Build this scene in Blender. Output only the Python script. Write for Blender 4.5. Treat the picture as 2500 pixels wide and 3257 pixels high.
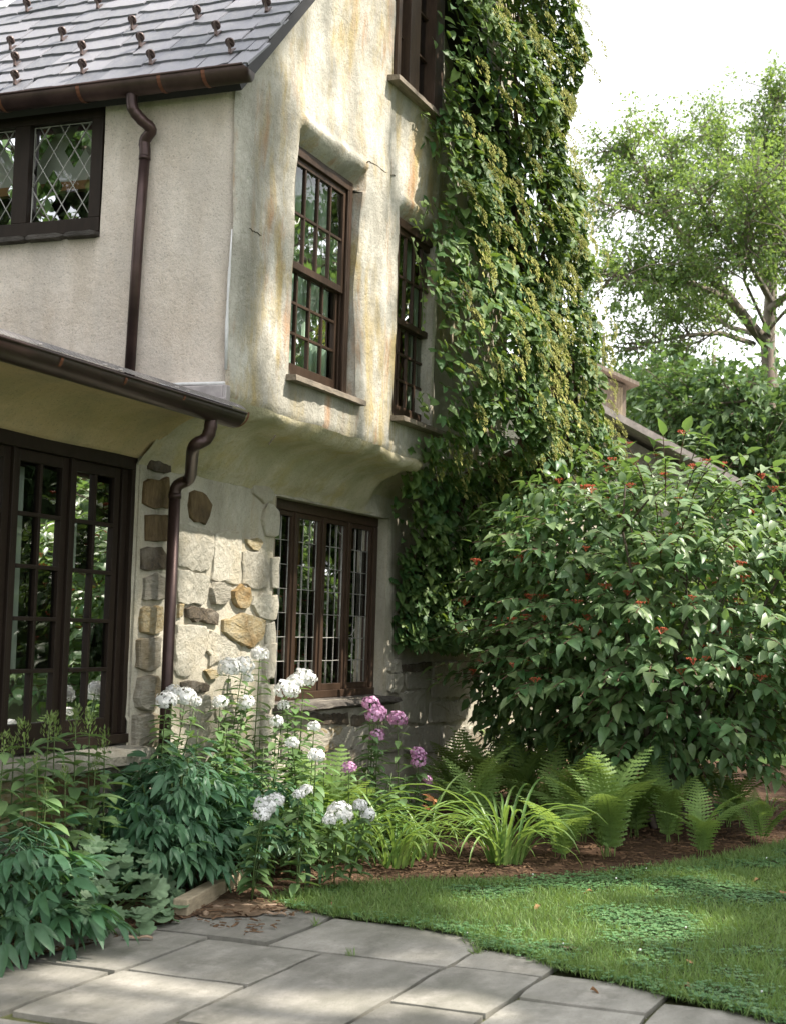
import bpy, bmesh, math, random
import numpy as np
from mathutils import Matrix, Vector, noise as mnoise

rng = np.random.default_rng(7)
random.seed(7)
for o in list(bpy.data.objects):
    bpy.data.objects.remove(o)
SC = bpy.context.scene
COL = SC.collection

# ------------------------------------------------------------------ camera
FPX, PITCH, ROLL, YAW, EYE = 4795.0, math.radians(4.4376), math.radians(1.7245), math.radians(22.1846), 1.6
PW, PH = 2500, 3257
_fw = np.array([math.cos(YAW), math.sin(YAW), 0]); _rt = np.array([math.sin(YAW), -math.cos(YAW), 0]); _up = np.array([0, 0, 1.0])
_F = _fw * math.cos(PITCH) + _up * math.sin(PITCH)
_U = _up * math.cos(PITCH) - _fw * math.sin(PITCH)
_X = math.cos(ROLL) * _rt + math.sin(ROLL) * _U
_Y = math.sin(ROLL) * _rt - math.cos(ROLL) * _U
CAM = np.array([0, 0, EYE])
cam = bpy.data.objects.new('camera', bpy.data.cameras.new('camera'))
COL.objects.link(cam)
cam.matrix_world = Matrix(((_X[0], -_Y[0], -_F[0], 0), (_X[1], -_Y[1], -_F[1], 0), (_X[2], -_Y[2], -_F[2], EYE), (0, 0, 0, 1)))
cam.data.sensor_fit = 'VERTICAL'; cam.data.sensor_height = 36.0
cam.data.lens = FPX / PH * 36.0
cam.data.clip_end = 2000
SC.camera = cam
cam.data.dof.use_dof = True; cam.data.dof.focus_distance = 10.5; cam.data.dof.aperture_fstop = 4.5
DD = 1.48810


def ray(dx, dy):
    return _F + _X * ((dx * DD - PW / 2) / FPX) + _Y * ((dy * DD - PH / 2) / FPX)


def onY(dx, dy, y):
    d = ray(dx, dy); return CAM + d * (y / d[1])


def onX(dx, dy, x):
    d = ray(dx, dy); return CAM + d * (x / d[0])


def onZ(dx, dy, z=0.0):
    d = ray(dx, dy); return CAM + d * ((z - EYE) / d[2])


def far(dx, dy, dist):
    return CAM + ray(dx, dy) * dist


def proj(P):
    v = np.asarray(P, float) - CAM
    z = v @ _F
    zz = np.where(np.abs(z) < 1e-6, 1e-6, z)
    return (PW / 2 + FPX * (v @ _X) / zz) / DD, (PH / 2 + FPX * (v @ _Y) / zz) / DD, z


# ------------------------------------------------------------------ light
SUN_EL, SUN_A = math.radians(52), math.radians(18)
SUN = np.array([math.cos(SUN_EL) * math.sin(SUN_A), -math.cos(SUN_EL) * math.cos(SUN_A), math.sin(SUN_EL)])
EXPOSURE = 2.25
world = bpy.data.worlds.new('World'); SC.world = world; world.use_nodes = True
wn, wl = world.node_tree.nodes, world.node_tree.links
wn.clear()
w_out = wn.new('ShaderNodeOutputWorld')
w_sky = wn.new('ShaderNodeTexSky'); w_sky.sky_type = 'NISHITA'; w_sky.sun_disc = False
w_sky.sun_elevation = SUN_EL; w_sky.sun_rotation = math.atan2(SUN[0], SUN[1])
w_sky.air_density = 1.0; w_sky.dust_density = 2.0
w_bg = wn.new('ShaderNodeBackground'); w_bg.inputs['Strength'].default_value = 0.15
w_tc = wn.new('ShaderNodeTexCoord'); w_n = wn.new('ShaderNodeTexNoise')
w_n.inputs['Scale'].default_value = 2.2; w_n.inputs['Detail'].default_value = 5; w_n.inputs['Roughness'].default_value = .5
w_r = wn.new('ShaderNodeMapRange'); w_r.inputs[1].default_value = .35; w_r.inputs[2].default_value = .65
w_r.inputs[3].default_value = .86; w_r.inputs[4].default_value = .97
w_mix = wn.new('ShaderNodeMix'); w_mix.data_type = 'RGBA'
w_n2 = wn.new('ShaderNodeTexNoise'); w_n2.inputs['Scale'].default_value = 3.1; w_n2.inputs['Detail'].default_value = 6; w_n2.inputs['Roughness'].default_value = .55
w_cl = wn.new('ShaderNodeMix'); w_cl.data_type = 'RGBA'      # thin sunlit cloud, same scale as the sky radiance
w_cl.inputs[6].default_value = (1.45, 1.45, 1.5, 1); w_cl.inputs[7].default_value = (4.3, 4.3, 4.3, 1)
w_r2 = wn.new('ShaderNodeMapRange'); w_r2.inputs[1].default_value = .42; w_r2.inputs[2].default_value = .60
wl.new(w_tc.outputs['Generated'], w_n2.inputs['Vector']); wl.new(w_n2.outputs['Fac'], w_r2.inputs[0]); wl.new(w_r2.outputs[0], w_cl.inputs[0]); wl.new(w_cl.outputs[2], w_mix.inputs[7])
wl.new(w_tc.outputs['Generated'], w_n.inputs['Vector']); wl.new(w_n.outputs['Fac'], w_r.inputs[0])
wl.new(w_r.outputs[0], w_mix.inputs[0]); wl.new(w_sky.outputs[0], w_mix.inputs[6])
wl.new(w_mix.outputs[2], w_bg.inputs['Color']); wl.new(w_bg.outputs[0], w_out.inputs['Surface'])
sun_data = bpy.data.lights.new('sun', 'SUN'); sun_data.energy = 2.25; sun_data.angle = math.radians(0.7)
sun_data.color = (1.0, 0.93, 0.82)
sun = bpy.data.objects.new('sun', sun_data); COL.objects.link(sun)
sun.rotation_euler = Vector(SUN).to_track_quat('Z', 'Y').to_euler()
sun.location = (10, -10, 20)
SC.view_settings.view_transform = 'Standard'; SC.view_settings.look = 'None'
SC.view_settings.gamma = 1.0; SC.view_settings.use_curve_mapping = False
SC.view_settings.exposure = EXPOSURE
SC.render.engine = 'CYCLES'
SC.cycles.max_bounces = 6; SC.cycles.transparent_max_bounces = 12
SC.cycles.use_denoising = True


# ------------------------------------------------------------------ helpers
def thing(name, label, cat, loc=(0, 0, 0), group=None):
    o = bpy.data.objects.new(name, None); COL.objects.link(o)
    o.empty_display_size = .1
    o.location = loc; o['label'] = label; o['category'] = cat
    if group: o['group'] = group
    return o


def tag(o, label, cat, group=None):
    o['label'] = label; o['category'] = cat
    if group: o['group'] = group
    return o


def adopt(o, parent):
    if parent is None: return o
    o.parent = parent
    m = Matrix.Translation(-Vector(parent.location)) if parent.type == 'EMPTY' else Matrix.Identity(4)
    o.matrix_parent_inverse = m
    return o


def mesh_np(name, V, T, tint=None, smooth=True):
    """triangle mesh from numpy arrays"""
    V = np.asarray(V, np.float32); T = np.asarray(T, np.int32)
    me = bpy.data.meshes.new(name)
    me.vertices.add(len(V)); me.vertices.foreach_set('co', V.ravel())
    me.loops.add(T.size); me.loops.foreach_set('vertex_index', T.ravel())
    me.polygons.add(len(T)); me.polygons.foreach_set('loop_start', np.arange(0, T.size, 3, dtype=np.int32))
    me.polygons.foreach_set('use_smooth', np.full(len(T), smooth))
    me.update(calc_edges=True)
    if tint is not None:
        a = me.attributes.new('tint', 'FLOAT', 'POINT'); a.data.foreach_set('value', np.asarray(tint, np.float32))
    return me


def link(name, me, mat=None, parent=None, matrix=None):
    o = bpy.data.objects.new(name, me); COL.objects.link(o)
    if mat is not None and not me.materials: me.materials.append(mat)
    if matrix is not None: o.matrix_basis = matrix
    return adopt(o, parent)


def smooth_path(P, k=6):
    P = [np.array(p, float) for p in P]; Q = [2 * P[0] - P[1]] + P + [2 * P[-1] - P[-2]]; out = []
    for i in range(1, len(Q) - 2):
        for q in range(k):
            t = q / k; a, b, c, d = Q[i - 1:i + 3]
            out.append(tuple(.5 * (2 * b + (c - a) * t + (2 * a - 5 * b + 4 * c - d) * t * t + (3 * b - a - 3 * c + d) * t ** 3)))
    return out + [tuple(P[-1])]


class MB:
    def __init__(s): s.v = []; s.f = []

    def add(s, verts, faces):
        b = len(s.v); s.v += [tuple(map(float, p)) for p in verts]; s.f += [tuple(i + b for i in f) for f in faces]
        return s

    def box(s, x0, x1, y0, y1, z0, z1):
        return s.add([(x0, y0, z0), (x1, y0, z0), (x1, y1, z0), (x0, y1, z0), (x0, y0, z1), (x1, y0, z1), (x1, y1, z1), (x0, y1, z1)],
                     [(0, 3, 2, 1), (4, 5, 6, 7), (0, 1, 5, 4), (1, 2, 6, 5), (2, 3, 7, 6), (3, 0, 4, 7)])

    def tube(s, pts, r, n=10, cap=True):
        pts = [Vector(p) for p in pts]
        rr = r if isinstance(r, (list, tuple)) else [r] * len(pts)
        rings = []; up = None; b = len(s.v)
        for i, p in enumerate(pts):
            d = (pts[min(i + 1, len(pts) - 1)] - pts[max(i - 1, 0)]).normalized()
            if up is None:
                up = d.orthogonal().normalized()
            up = (up - d * up.dot(d)).normalized(); q = d.cross(up)
            for k in range(n):
                a = 2 * math.pi * k / n
                s.v.append(tuple(p + (up * math.cos(a) + q * math.sin(a)) * rr[i]))
        for i in range(len(pts) - 1):
            for k in range(n):
                a = b + i * n + k; c = b + i * n + (k + 1) % n
                s.f.append((a, c, c + n, a + n))
        if cap:
            s.f.append(tuple(b + k for k in range(n))[::-1]); e = b + (len(pts) - 1) * n
            s.f.append(tuple(e + k for k in range(n)))
        return s

    def bar(s, a, b, w, h, upv=(0, 0, 1)):
        """rectangular bar between two points, w along side, h along upv"""
        a, b = Vector(a), Vector(b); d = (b - a).normalized(); u = Vector(upv); u = (u - d * u.dot(d)).normalized(); q = d.cross(u)
        vs = []
        for p in (a, b):
            for i, j in ((-1, -1), (1, -1), (1, 1), (-1, 1)):
                vs.append(p + q * (i * w / 2) + u * (j * h / 2))
        return s.add(vs, [(0, 1, 2, 3), (7, 6, 5, 4), (0, 4, 5, 1), (1, 5, 6, 2), (2, 6, 7, 3), (3, 7, 4, 0)])

    def build(s, name, mat, parent=None, smooth=False, bevel=0):
        me = bpy.data.meshes.new(name); me.from_pydata(s.v, [], s.f); me.update()
        bm = bmesh.new(); bm.from_mesh(me)
        bmesh.ops.recalc_face_normals(bm, faces=bm.faces)
        if bevel:
            es = [e for e in bm.edges if e.calc_face_angle(0) > .7]
            bmesh.ops.bevel(bm, geom=es, offset=bevel, segments=2, affect='EDGES', profile=.5)
        bm.to_mesh(me); bm.free()
        if smooth:
            me.polygons.foreach_set('use_smooth', [True] * len(me.polygons))
        return link(name, me, mat, parent)


def nz(x, y, z=0.0, s=1.0):
    return mnoise.noise(Vector((x * s, y * s, z * s)))


# ------------------------------------------------------------------ materials
def new_mat(name):
    m = bpy.data.materials.new(name); m.use_nodes = True
    nt = m.node_tree
    return m, nt.nodes, nt.links, nt.nodes['Principled BSDF']


def nmix(n, l, fac, a, b, mode='MIX'):
    x = n.new('ShaderNodeMix'); x.data_type = 'RGBA'; x.blend_type = mode
    for sock, v in ((0, fac), (6, a), (7, b)):
        if isinstance(v, (float, int)): x.inputs[sock].default_value = v
        elif isinstance(v, tuple): x.inputs[sock].default_value = (*v, 1) if len(v) == 3 else v
        else: l.new(v, x.inputs[sock])
    return x.outputs[2]


def nnoise(n, l, vec, scale, detail=4, rough=.6):
    x = n.new('ShaderNodeTexNoise'); x.inputs['Scale'].default_value = scale; x.inputs['Detail'].default_value = detail
    x.inputs['Roughness'].default_value = rough
    if vec is not None: l.new(vec, x.inputs['Vector'])
    return x.outputs['Fac']


def nramp(n, l, fac, lo, hi, a=0., b=1.):
    x = n.new('ShaderNodeMapRange'); x.inputs[1].default_value = lo; x.inputs[2].default_value = hi
    x.inputs[3].default_value = a; x.inputs[4].default_value = b
    l.new(fac, x.inputs[0]); return x.outputs[0]


def nvec(n, l, scale=(1, 1, 1), coord='Object', loc=(0, 0, 0)):
    t = n.new('ShaderNodeTexCoord'); m = n.new('ShaderNodeMapping')
    m.inputs['Scale'].default_value = scale; m.inputs['Location'].default_value = loc
    l.new(t.outputs[coord], m.inputs[0]); return m.outputs[0]


def nbump(n, l, bsdf, height, strength=.4, dist=.01, prev=None):
    b = n.new('ShaderNodeBump'); b.inputs['Strength'].default_value = strength; b.inputs['Distance'].default_value = dist
    l.new(height, b.inputs['Height'])
    if prev is not None: l.new(prev, b.inputs['Normal'])
    if bsdf is not None: l.new(b.outputs[0], bsdf.inputs['Normal'])
    return b.outputs[0]


def stucco(name, base, light, stain, rust, grime, stain_amt=.8, seed=0.):
    m, n, l, b = new_mat(name)
    v1 = nvec(n, l, (1, 1, 1), loc=(seed, 0, 0)); vs = nvec(n, l, (2.2, 2.2, .75), loc=(seed, seed, 0)); vr = nvec(n, l, (2.9, 2.9, .7), loc=(seed + 9, 3, 1))
    c = nmix(n, l, nramp(n, l, nnoise(n, l, v1, 2.2, 6, .65), .38, .62), base, light)
    c = nmix(n, l, nramp(n, l, nnoise(n, l, vs, 1.5, 7, .68), .49, .64, 0, stain_amt), c, stain)
    c = nmix(n, l, nramp(n, l, nnoise(n, l, vr, 1.6, 7, .66), .555, .69, 0, stain_amt * .9), c, rust)
    c = nmix(n, l, nramp(n, l, nnoise(n, l, nvec(n, l, (1.6, 1.6, .6), loc=(4, seed, 2)), 1.7, 5, .6), .46, .66, 0, .75), c, grime)
    c = nmix(n, l, nramp(n, l, nnoise(n, l, v1, 26, 6, .8), .50, .64, 0, .35), c, grime)
    pit = nnoise(n, l, v1, 75, 5, .8)
    c = nmix(n, l, nramp(n, l, pit, .34, .44, .6, 0), c, (.13, .115, .095))
    l.new(c, b.inputs['Base Color']); b.inputs['Roughness'].default_value = .92; b.inputs['Specular IOR Level'].default_value = .15
    p = nbump(n, l, None, nnoise(n, l, v1, 9, 6, .72), .55, .05)
    nbump(n, l, b, pit, .55, .012, p)
    return m


M = {}
M['gable'] = stucco('gable_stucco', (.40, .375, .32), (.58, .555, .49), (.41, .315, .135), (.40, .225, .115), (.27, .26, .22), .88, 0)
M['side'] = stucco('side_stucco', (.66, .565, .475), (.73, .645, .56), (.40, .33, .25), (.40, .32, .24), (.54, .48, .42), .4, 5)
M['cove'] = stucco('cove_plaster', (.50, .44, .315), (.58, .53, .41), (.45, .37, .17), (.40, .33, .18), (.36, .34, .22), .7, 11)
M['soffit'] = stucco('soffit_plaster', (.56, .42, .24), (.62, .48, .29), (.48, .38, .20), (.48, .37, .20), (.42, .35, .22), .35, 15)
M['mortar'] = stucco('wall_plaster', (.42, .385, .31), (.52, .49, .41), (.45, .38, .24), (.40, .29, .18), (.30, .28, .225), .5, 21)


def stone_mat(name, a, b_, c_, streak=(1, 1, 1)):
    m, n, l, b = new_mat(name)
    v = nvec(n, l, (1, 1, 1)); v2 = nvec(n, l, streak)
    oi = n.new('ShaderNodeObjectInfo')
    c = nmix(n, l, nramp(n, l, nnoise(n, l, v2, 19, 8, .72), .38, .62), a, b_)
    c = nmix(n, l, nramp(n, l, nnoise(n, l, v, 3.5, 4, .6), .50, .68), c, c_)
    hs = n.new('ShaderNodeHueSaturation'); l.new(c, hs.inputs['Color'])
    l.new(nramp(n, l, oi.outputs['Random'], 0, 1, .78, 1.2), hs.inputs['Value'])
    l.new(hs.outputs[0], b.inputs['Base Color']); b.inputs['Roughness'].default_value = .85; b.inputs['Specular IOR Level'].default_value = .25
    p = nbump(n, l, None, nnoise(n, l, v2, 16, 8, .75), 1.0, .05)
    nbump(n, l, b, nnoise(n, l, v, 90, 3, .6), .4, .006, p)
    return m


M['st_cream'] = stone_mat('cream_stone', (.45, .415, .335), (.54, .51, .43), (.47, .42, .32))
M['st_ochre'] = stone_mat('ochre_stone', (.37, .28, .14), (.48, .42, .29), (.30, .20, .09), (1, 1, 1.6))
M['st_brown'] = stone_mat('brown_stone', (.17, .115, .06), (.27, .19, .10), (.12, .085, .05), (2.2, 2.2, .6))
M['st_dark'] = stone_mat('dark_stone', (.085, .07, .055), (.16, .125, .085), (.25, .22, .18))
M['st_grey'] = stone_mat('grey_stone', (.35, .32, .255), (.47, .435, .36), (.28, .23, .15), (.7, .7, 2.5))
M['slate_sill'] = stone_mat('slate_sill', (.07, .06, .05), (.15, .135, .12), (.20, .18, .15), (.5, .5, 5))


def simple(name, col, rough=.5, metal=0., var=.25, nscale=6, bump=.0, spec=.5, stretch=(1, 1, 1), bscale=60):
    m, n, l, b = new_mat(name)
    v = nvec(n, l, stretch)
    dk = tuple(c * (1 - var) for c in col); lt = tuple(min(1, c * (1 + var)) for c in col)
    c = nmix(n, l, nramp(n, l, nnoise(n, l, v, nscale, 5, .6), .32, .68), dk, lt)
    l.new(c, b.inputs['Base Color']); b.inputs['Roughness'].default_value = rough; b.inputs['Metallic'].default_value = metal
    b.inputs['Specular IOR Level'].default_value = spec
    if bump: nbump(n, l, b, nnoise(n, l, v, bscale, 4, .6), bump, .005)
    return m


M['wood'] = simple('brown_painted_wood', (.046, .028, .018), .5, spec=.22, var=.25, bump=.2, stretch=(6, 6, 1), bscale=30)
M['wood_dark'] = simple('dark_frame_paint', (.020, .013, .009), .55, spec=.2, var=.2, bump=.15, stretch=(4, 4, 1))
M['old_wood'] = simple('weathered_wood', (.17, .14, .105), .8, var=.35, bump=.5, stretch=(1.2, 8, 8), bscale=25)
M['timber'] = simple('timber_edging', (.34, .28, .19), .8, var=.22, bump=.4, stretch=(1.5, 9, 9), bscale=25)
M['copper'] = simple('brown_copper', (.060, .036, .032), .38, .55, .35, 5, .05)
M['rust'] = simple('rusty_strap', (.16, .06, .032), .6, .3, .3, 12)
M['lead'] = simple('lead_came', (.36, .35, .32), .55, .35, .2, 30)
M['flash'] = simple('lead_flashing', (.40, .36, .355), .5, .35, .25, 8, .1)
M['grate'] = simple('gutter_mesh', (.14, .13, .125), .45, .6, .3, 40, .4)
M['black'] = simple('black_roof_edge', (.018, .016, .016), .6, 0, .2)
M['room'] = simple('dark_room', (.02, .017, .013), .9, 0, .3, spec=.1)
M['curtain_or_reflection'] = simple('pale_curtain', (.50, .52, .46), .9, 0, .1, 3, spec=.1)
M['reflect_sheet'] = simple('green_pane_reflection', (.55, .66, .55), .9, 0, .15, 3, spec=.1)  # green of the reflected foliage, painted on a sheet behind the sash panes
M['beige'] = simple('pale_blind', (.58, .54, .50), .9, 0, .06, 2, spec=.1)
M['orange'] = simple('orange_wood', (.34, .15, .06), .6, 0, .15, 4)
M['barn_wood'] = simple('barn_board', (.26, .21, .17), .8, 0, .3, 5, .3, stretch=(8, 8, 1))
M['bark'] = simple('bark', (.13, .105, .085), .9, 0, .35, 9, .8, spec=.1, stretch=(1, 1, .3))
M['bark_pale'] = simple('pale_bark', (.21, .18, .15), .9, 0, .3, 9, .6, spec=.1, stretch=(1, 1, .3))
M['stem_green'] = simple('green_stem', (.075, .12, .03), .6, 0, .2)
M['stem_brown'] = simple('brown_stem', (.10, .06, .035), .8, 0, .3)
M['dryleaf'] = simple('dry_leaf', (.30, .16, .075), .75, 0, .35, 20)
M['palebark'] = simple('bark_piece', (.30, .21, .14), .8, 0, .3, 20, .4)
M['berry'] = simple('red_berry', (.52, .10, .045), .45, 0, .25, 30)
M['putty'] = simple('white_caulk', (.62, .61, .60), .8, 0, .1, 20, .5)
M['crack'] = simple('crack_shadow', (.085, .07, .055), .95, 0, .2, spec=0)

# slates
m, n, l, b = new_mat('slate'); oi = n.new('ShaderNodeObjectInfo')
cr = n.new('ShaderNodeValToRGB'); cr.color_ramp.interpolation = 'LINEAR'
for i, (p, c) in enumerate(((0., (.115, .12, .145)), (.35, (.19, .185, .21)), (.6, (.165, .138, .155)), (.8, (.28, .205, .215)), (1., (.235, .23, .26)))):
    e = cr.color_ramp.elements[0] if i == 0 else (cr.color_ramp.elements[1] if i == 4 else cr.color_ramp.elements.new(p))
    e.position = p; e.color = (*c, 1)
l.new(oi.outputs['Random'], cr.inputs[0])
v = nvec(n, l, (1, 1, 1))
c = nmix(n, l, nramp(n, l, nnoise(n, l, v, 8, 5, .65), .35, .8, 0, .5), cr.outputs[0], (.27, .265, .25))
c = nmix(n, l, nramp(n, l, nnoise(n, l, v, 30, 4, .6), .60, .72, 0, .7), c, (.33, .33, .27))
l.new(c, b.inputs['Base Color']); b.inputs['Roughness'].default_value = .5; b.inputs['Specular IOR Level'].default_value = .6
nbump(n, l, b, nnoise(n, l, nvec(n, l, (3, 1, 1)), 14, 5, .6), .45, .012)
M['slate'] = m

# flagstone
m, n, l, b = new_mat('bluestone'); oi = n.new('ShaderNodeObjectInfo')
v = nvec(n, l, (1, 1, 1)); vst = nvec(n, l, (1.0, 2.6, 1))
c = nmix(n, l, nramp(n, l, nnoise(n, l, vst, 1.6, 6, .62), .33, .67), (.175, .168, .142), (.335, .318, .28))
c = nmix(n, l, nramp(n, l, nnoise(n, l, v, 5, 6, .7), .50, .70, 0, .75), c, (.40, .375, .335))
c = nmix(n, l, nramp(n, l, nnoise(n, l, v, 55, 6, .8), .56, .68, 0, .7), c, (.12, .11, .088))
c = nmix(n, l, nramp(n, l, nnoise(n, l, v, 1.1, 6, .65), .5, .68, 0, .5), c, (.14, .14, .105))
hs = n.new('ShaderNodeHueSaturation'); l.new(c, hs.inputs['Color']); l.new(nramp(n, l, oi.outputs['Random'], 0, 1, .76, 1.14), hs.inputs['Value'])
l.new(hs.outputs[0], b.inputs['Base Color']); b.inputs['Roughness'].default_value = .72; b.inputs['Specular IOR Level'].default_value = .35
p = nbump(n, l, None, nnoise(n, l, vst, 6, 5, .6), .4, .015)
nbump(n, l, b, nnoise(n, l, v, 90, 5, .75), .7, .006, p)
M['flag'] = m

# mulch, soil, turf
M['mulch'] = simple('bark_mulch', (.075, .046, .030), .95, 0, .5, 22, 1., spec=.1, bscale=70)
M['chip'] = simple('mulch_chip', (.12, .075, .045), .9, 0, .5, 9, .2, spec=.1)
M['soil'] = simple('joint_soil', (.085, .090, .040), .95, 0, .45, 12, .6, spec=.1)
M['turf'] = simple('turf_soil', (.055, .070, .028), .95, 0, .4, 7, .6, spec=.1)
M['meadow'] = simple('meadow', (.05, .085, .025), .95, 0, .4, 2, .4, spec=.1)

# glass
m, n, l, b = new_mat('window_glass'); n.remove(b)
out = n['Material Output']; tr = n.new('ShaderNodeBsdfTransparent'); tr.inputs[0].default_value = (.80, .86, .82, 1)
gl = n.new('ShaderNodeBsdfGlossy'); gl.inputs['Roughness'].default_value = .012
fr = n.new('ShaderNodeFresnel'); fr.inputs[0].default_value = 1.62; ms = n.new('ShaderNodeMixShader')
mm = n.new('ShaderNodeMath'); mm.operation = 'MULTIPLY_ADD'; mm.inputs[1].default_value = 1.0; mm.inputs[2].default_value = .02; mm.use_clamp = True
l.new(fr.outputs[0], mm.inputs[0]); l.new(mm.outputs[0], ms.inputs[0]); l.new(tr.outputs[0], ms.inputs[1]); l.new(gl.outputs[0], ms.inputs[2]); l.new(ms.outputs[0], out.inputs[0])
bp = n.new('ShaderNodeBump'); bp.inputs['Strength'].default_value = .12; bp.inputs['Distance'].default_value = .01
l.new(nnoise(n, l, nvec(n, l), 3.2, 2, .5), bp.inputs['Height']); l.new(bp.outputs[0], gl.inputs['Normal'])
M['glass'] = m


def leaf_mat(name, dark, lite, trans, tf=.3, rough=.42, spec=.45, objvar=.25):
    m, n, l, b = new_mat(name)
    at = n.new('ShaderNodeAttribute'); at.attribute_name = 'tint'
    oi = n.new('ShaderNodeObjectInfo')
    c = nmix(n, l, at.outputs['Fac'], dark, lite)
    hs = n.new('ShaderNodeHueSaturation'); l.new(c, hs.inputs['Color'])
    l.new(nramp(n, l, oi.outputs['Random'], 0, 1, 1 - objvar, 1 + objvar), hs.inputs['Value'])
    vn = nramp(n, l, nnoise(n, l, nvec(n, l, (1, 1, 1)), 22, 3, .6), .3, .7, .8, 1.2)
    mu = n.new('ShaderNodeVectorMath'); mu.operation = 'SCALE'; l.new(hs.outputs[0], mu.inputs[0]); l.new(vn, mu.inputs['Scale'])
    l.new(mu.outputs[0], b.inputs['Base Color']); b.inputs['Roughness'].default_value = rough; b.inputs['Specular IOR Level'].default_value = spec
    t = n.new('ShaderNodeBsdfTranslucent'); t.inputs[0].default_value = (*trans, 1)
    ms = n.new('ShaderNodeMixShader'); ms.inputs[0].default_value = tf
    l.new(b.outputs[0], ms.inputs[1]); l.new(t.outputs[0], ms.inputs[2]); l.new(ms.outputs[0], n['Material Output'].inputs[0])
    return m


M['l_vib'] = leaf_mat('viburnum_leaf', (0.06, 0.145, 0.055), (0.215, 0.29, 0.135), (0.22, 0.36, 0.07), .3, .42, .5)
M['l_vine'] = leaf_mat('vine_leaf', (0.052, 0.13, 0.045), (0.19, 0.265, 0.075), (0.26, 0.38, 0.05), .22, .52, .28)
M['l_vineflower'] = leaf_mat('vine_lacecap', (.17, .185, .05), (.38, .37, .13), (.26, .28, .06), .25, .8, .1)
M['l_phlox'] = leaf_mat('phlox_leaf', (0.085, 0.165, 0.065), (0.165, 0.255, 0.105), (0.22, 0.36, 0.08), .28, .42, .4)
M['l_bud'] = leaf_mat('phlox_bud', (0.16, 0.25, 0.07), (0.26, 0.34, 0.12), (.2, .28, .05), .3, .5, .3)
M['l_peony'] = leaf_mat('peony_leaf', (0.045, 0.13, 0.068), (0.11, 0.205, 0.105), (0.12, 0.26, 0.06), .28, .45, .35)
M['l_ger'] = leaf_mat('mantle_leaf', (0.11, 0.19, 0.1), (0.17, 0.25, 0.14), (.12, .22, .05), .22, .55, .3)
M['l_fern'] = leaf_mat('fern_frond', (0.135, 0.24, 0.07), (0.245, 0.35, 0.11), (0.34, 0.48, 0.09), .4, .55, .25)
M['l_lily'] = leaf_mat('daylily_blade', (0.105, 0.215, 0.055), (0.215, 0.31, 0.095), (0.28, 0.42, 0.07), .3, .4, .4)
M['l_grass'] = leaf_mat('grass_blade', (0.095, 0.19, 0.055), (0.225, 0.305, 0.105), (0.28, 0.42, 0.07), .3, .5, .3, 0)
M['l_clover'] = leaf_mat('clover_leaf', (0.075, 0.185, 0.07), (0.15, 0.26, 0.105), (0.16, 0.3, 0.07), .25, .5, .3, 0)
M['l_tree'] = leaf_mat('tree_leaf', (0.07, 0.13, 0.042), (0.14, 0.205, 0.07), (0.26, 0.38, 0.07), .45, .45, .4, .1)
M['l_tree2'] = leaf_mat('far_dark_leaf', (0.055, 0.115, 0.048), (0.125, 0.195, 0.075), (0.18, 0.3, 0.06), .28, .45, .4, .1)
M['l_tree3'] = leaf_mat('far_bright_leaf', (.075, .125, .030), (.14, .19, .045), (.26, .34, .04), .38, .45, .4, .1)
M['p_white'] = leaf_mat('white_petal', (0.8, 0.8, 0.79), (0.87, 0.87, 0.85), (0.8, 0.8, 0.78), .25, .6, .2, .04)
M['p_pink'] = leaf_mat('pink_petal', (0.5, 0.22, 0.42), (0.76, 0.48, 0.68), (0.6, 0.3, 0.5), .25, .6, .2, .15)
M['p_orange'] = leaf_mat('orange_petal', (.60, .24, .09), (.66, .34, .16), (.6, .25, .08), .3, .6, .2, .1)


# ------------------------------------------------------------------ leaf shapes (x along the leaf, z its normal)
def leaf_shape(L=.1, W=.06, n=4, fold=.18, droop=.25, kind='ovate', wave=0.):
    rows = []; V = []; T = []
    for i in range(n + 1):
        t = i / n
        if kind == 'ovate': w = math.sin(math.pi * min(1, t ** .72)) ** .9
        elif kind == 'heart': w = (math.sin(math.pi * min(1, (t * .86 + .14) ** .60)) ** .8) if t < 1 else 0
        elif kind == 'lance': w = math.sin(math.pi * min(1, t ** .85)) ** .75
        else: w = math.sin(math.pi * t)
        w = max(0., w) * W / 2
        x = L * t; z = -droop * L * t * t
        if w < 1e-4: V.append((x, 0, z)); rows.append((len(V) - 1,))
        else:
            e = fold * w * 2 + wave * W * math.sin(t * 9)
            V += [(x, 0, z), (x - (.10 * L if kind == 'heart' and i == 0 else 0), w, z + e), (x - (.10 * L if kind == 'heart' and i == 0 else 0), -w, z + e)]
            k = len(V); rows.append((k - 3, k - 2, k - 1))
    for a, b in zip(rows[:-1], rows[1:]):
        if len(a) == 1 and len(b) == 3: T += [(a[0], b[0], b[1]), (a[0], b[2], b[0])]
        elif len(a) == 3 and len(b) == 1: T += [(a[0], b[0], a[1]), (a[2], b[0], a[0])]
        elif len(a) == 3: T += [(a[0], b[0], b[1]), (a[0], b[1], a[1]), (a[2], b[2], b[0]), (a[2], b[0], a[0])]
    return np.array(V), np.array(T)


def round_leaf(R=.06, lobes=7):
    N = lobes * 3; V = [(0, 0, 0)]; T = []
    for k in range(N):
        a = math.pi * (.06 + 1.88 * k / (N - 1)) - math.pi
        r = R * (1.0 if k % 3 == 1 else (.93 if k % 3 == 2 else .78))
        V.append((R * .55 + r * math.cos(a), r * math.sin(a), .18 * R * (1 if k % 3 != 0 else .2) + random.uniform(-.05, .05) * R))
    for k in range(1, N): T.append((0, k, k + 1))
    return np.array(V), np.array(T)


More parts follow.
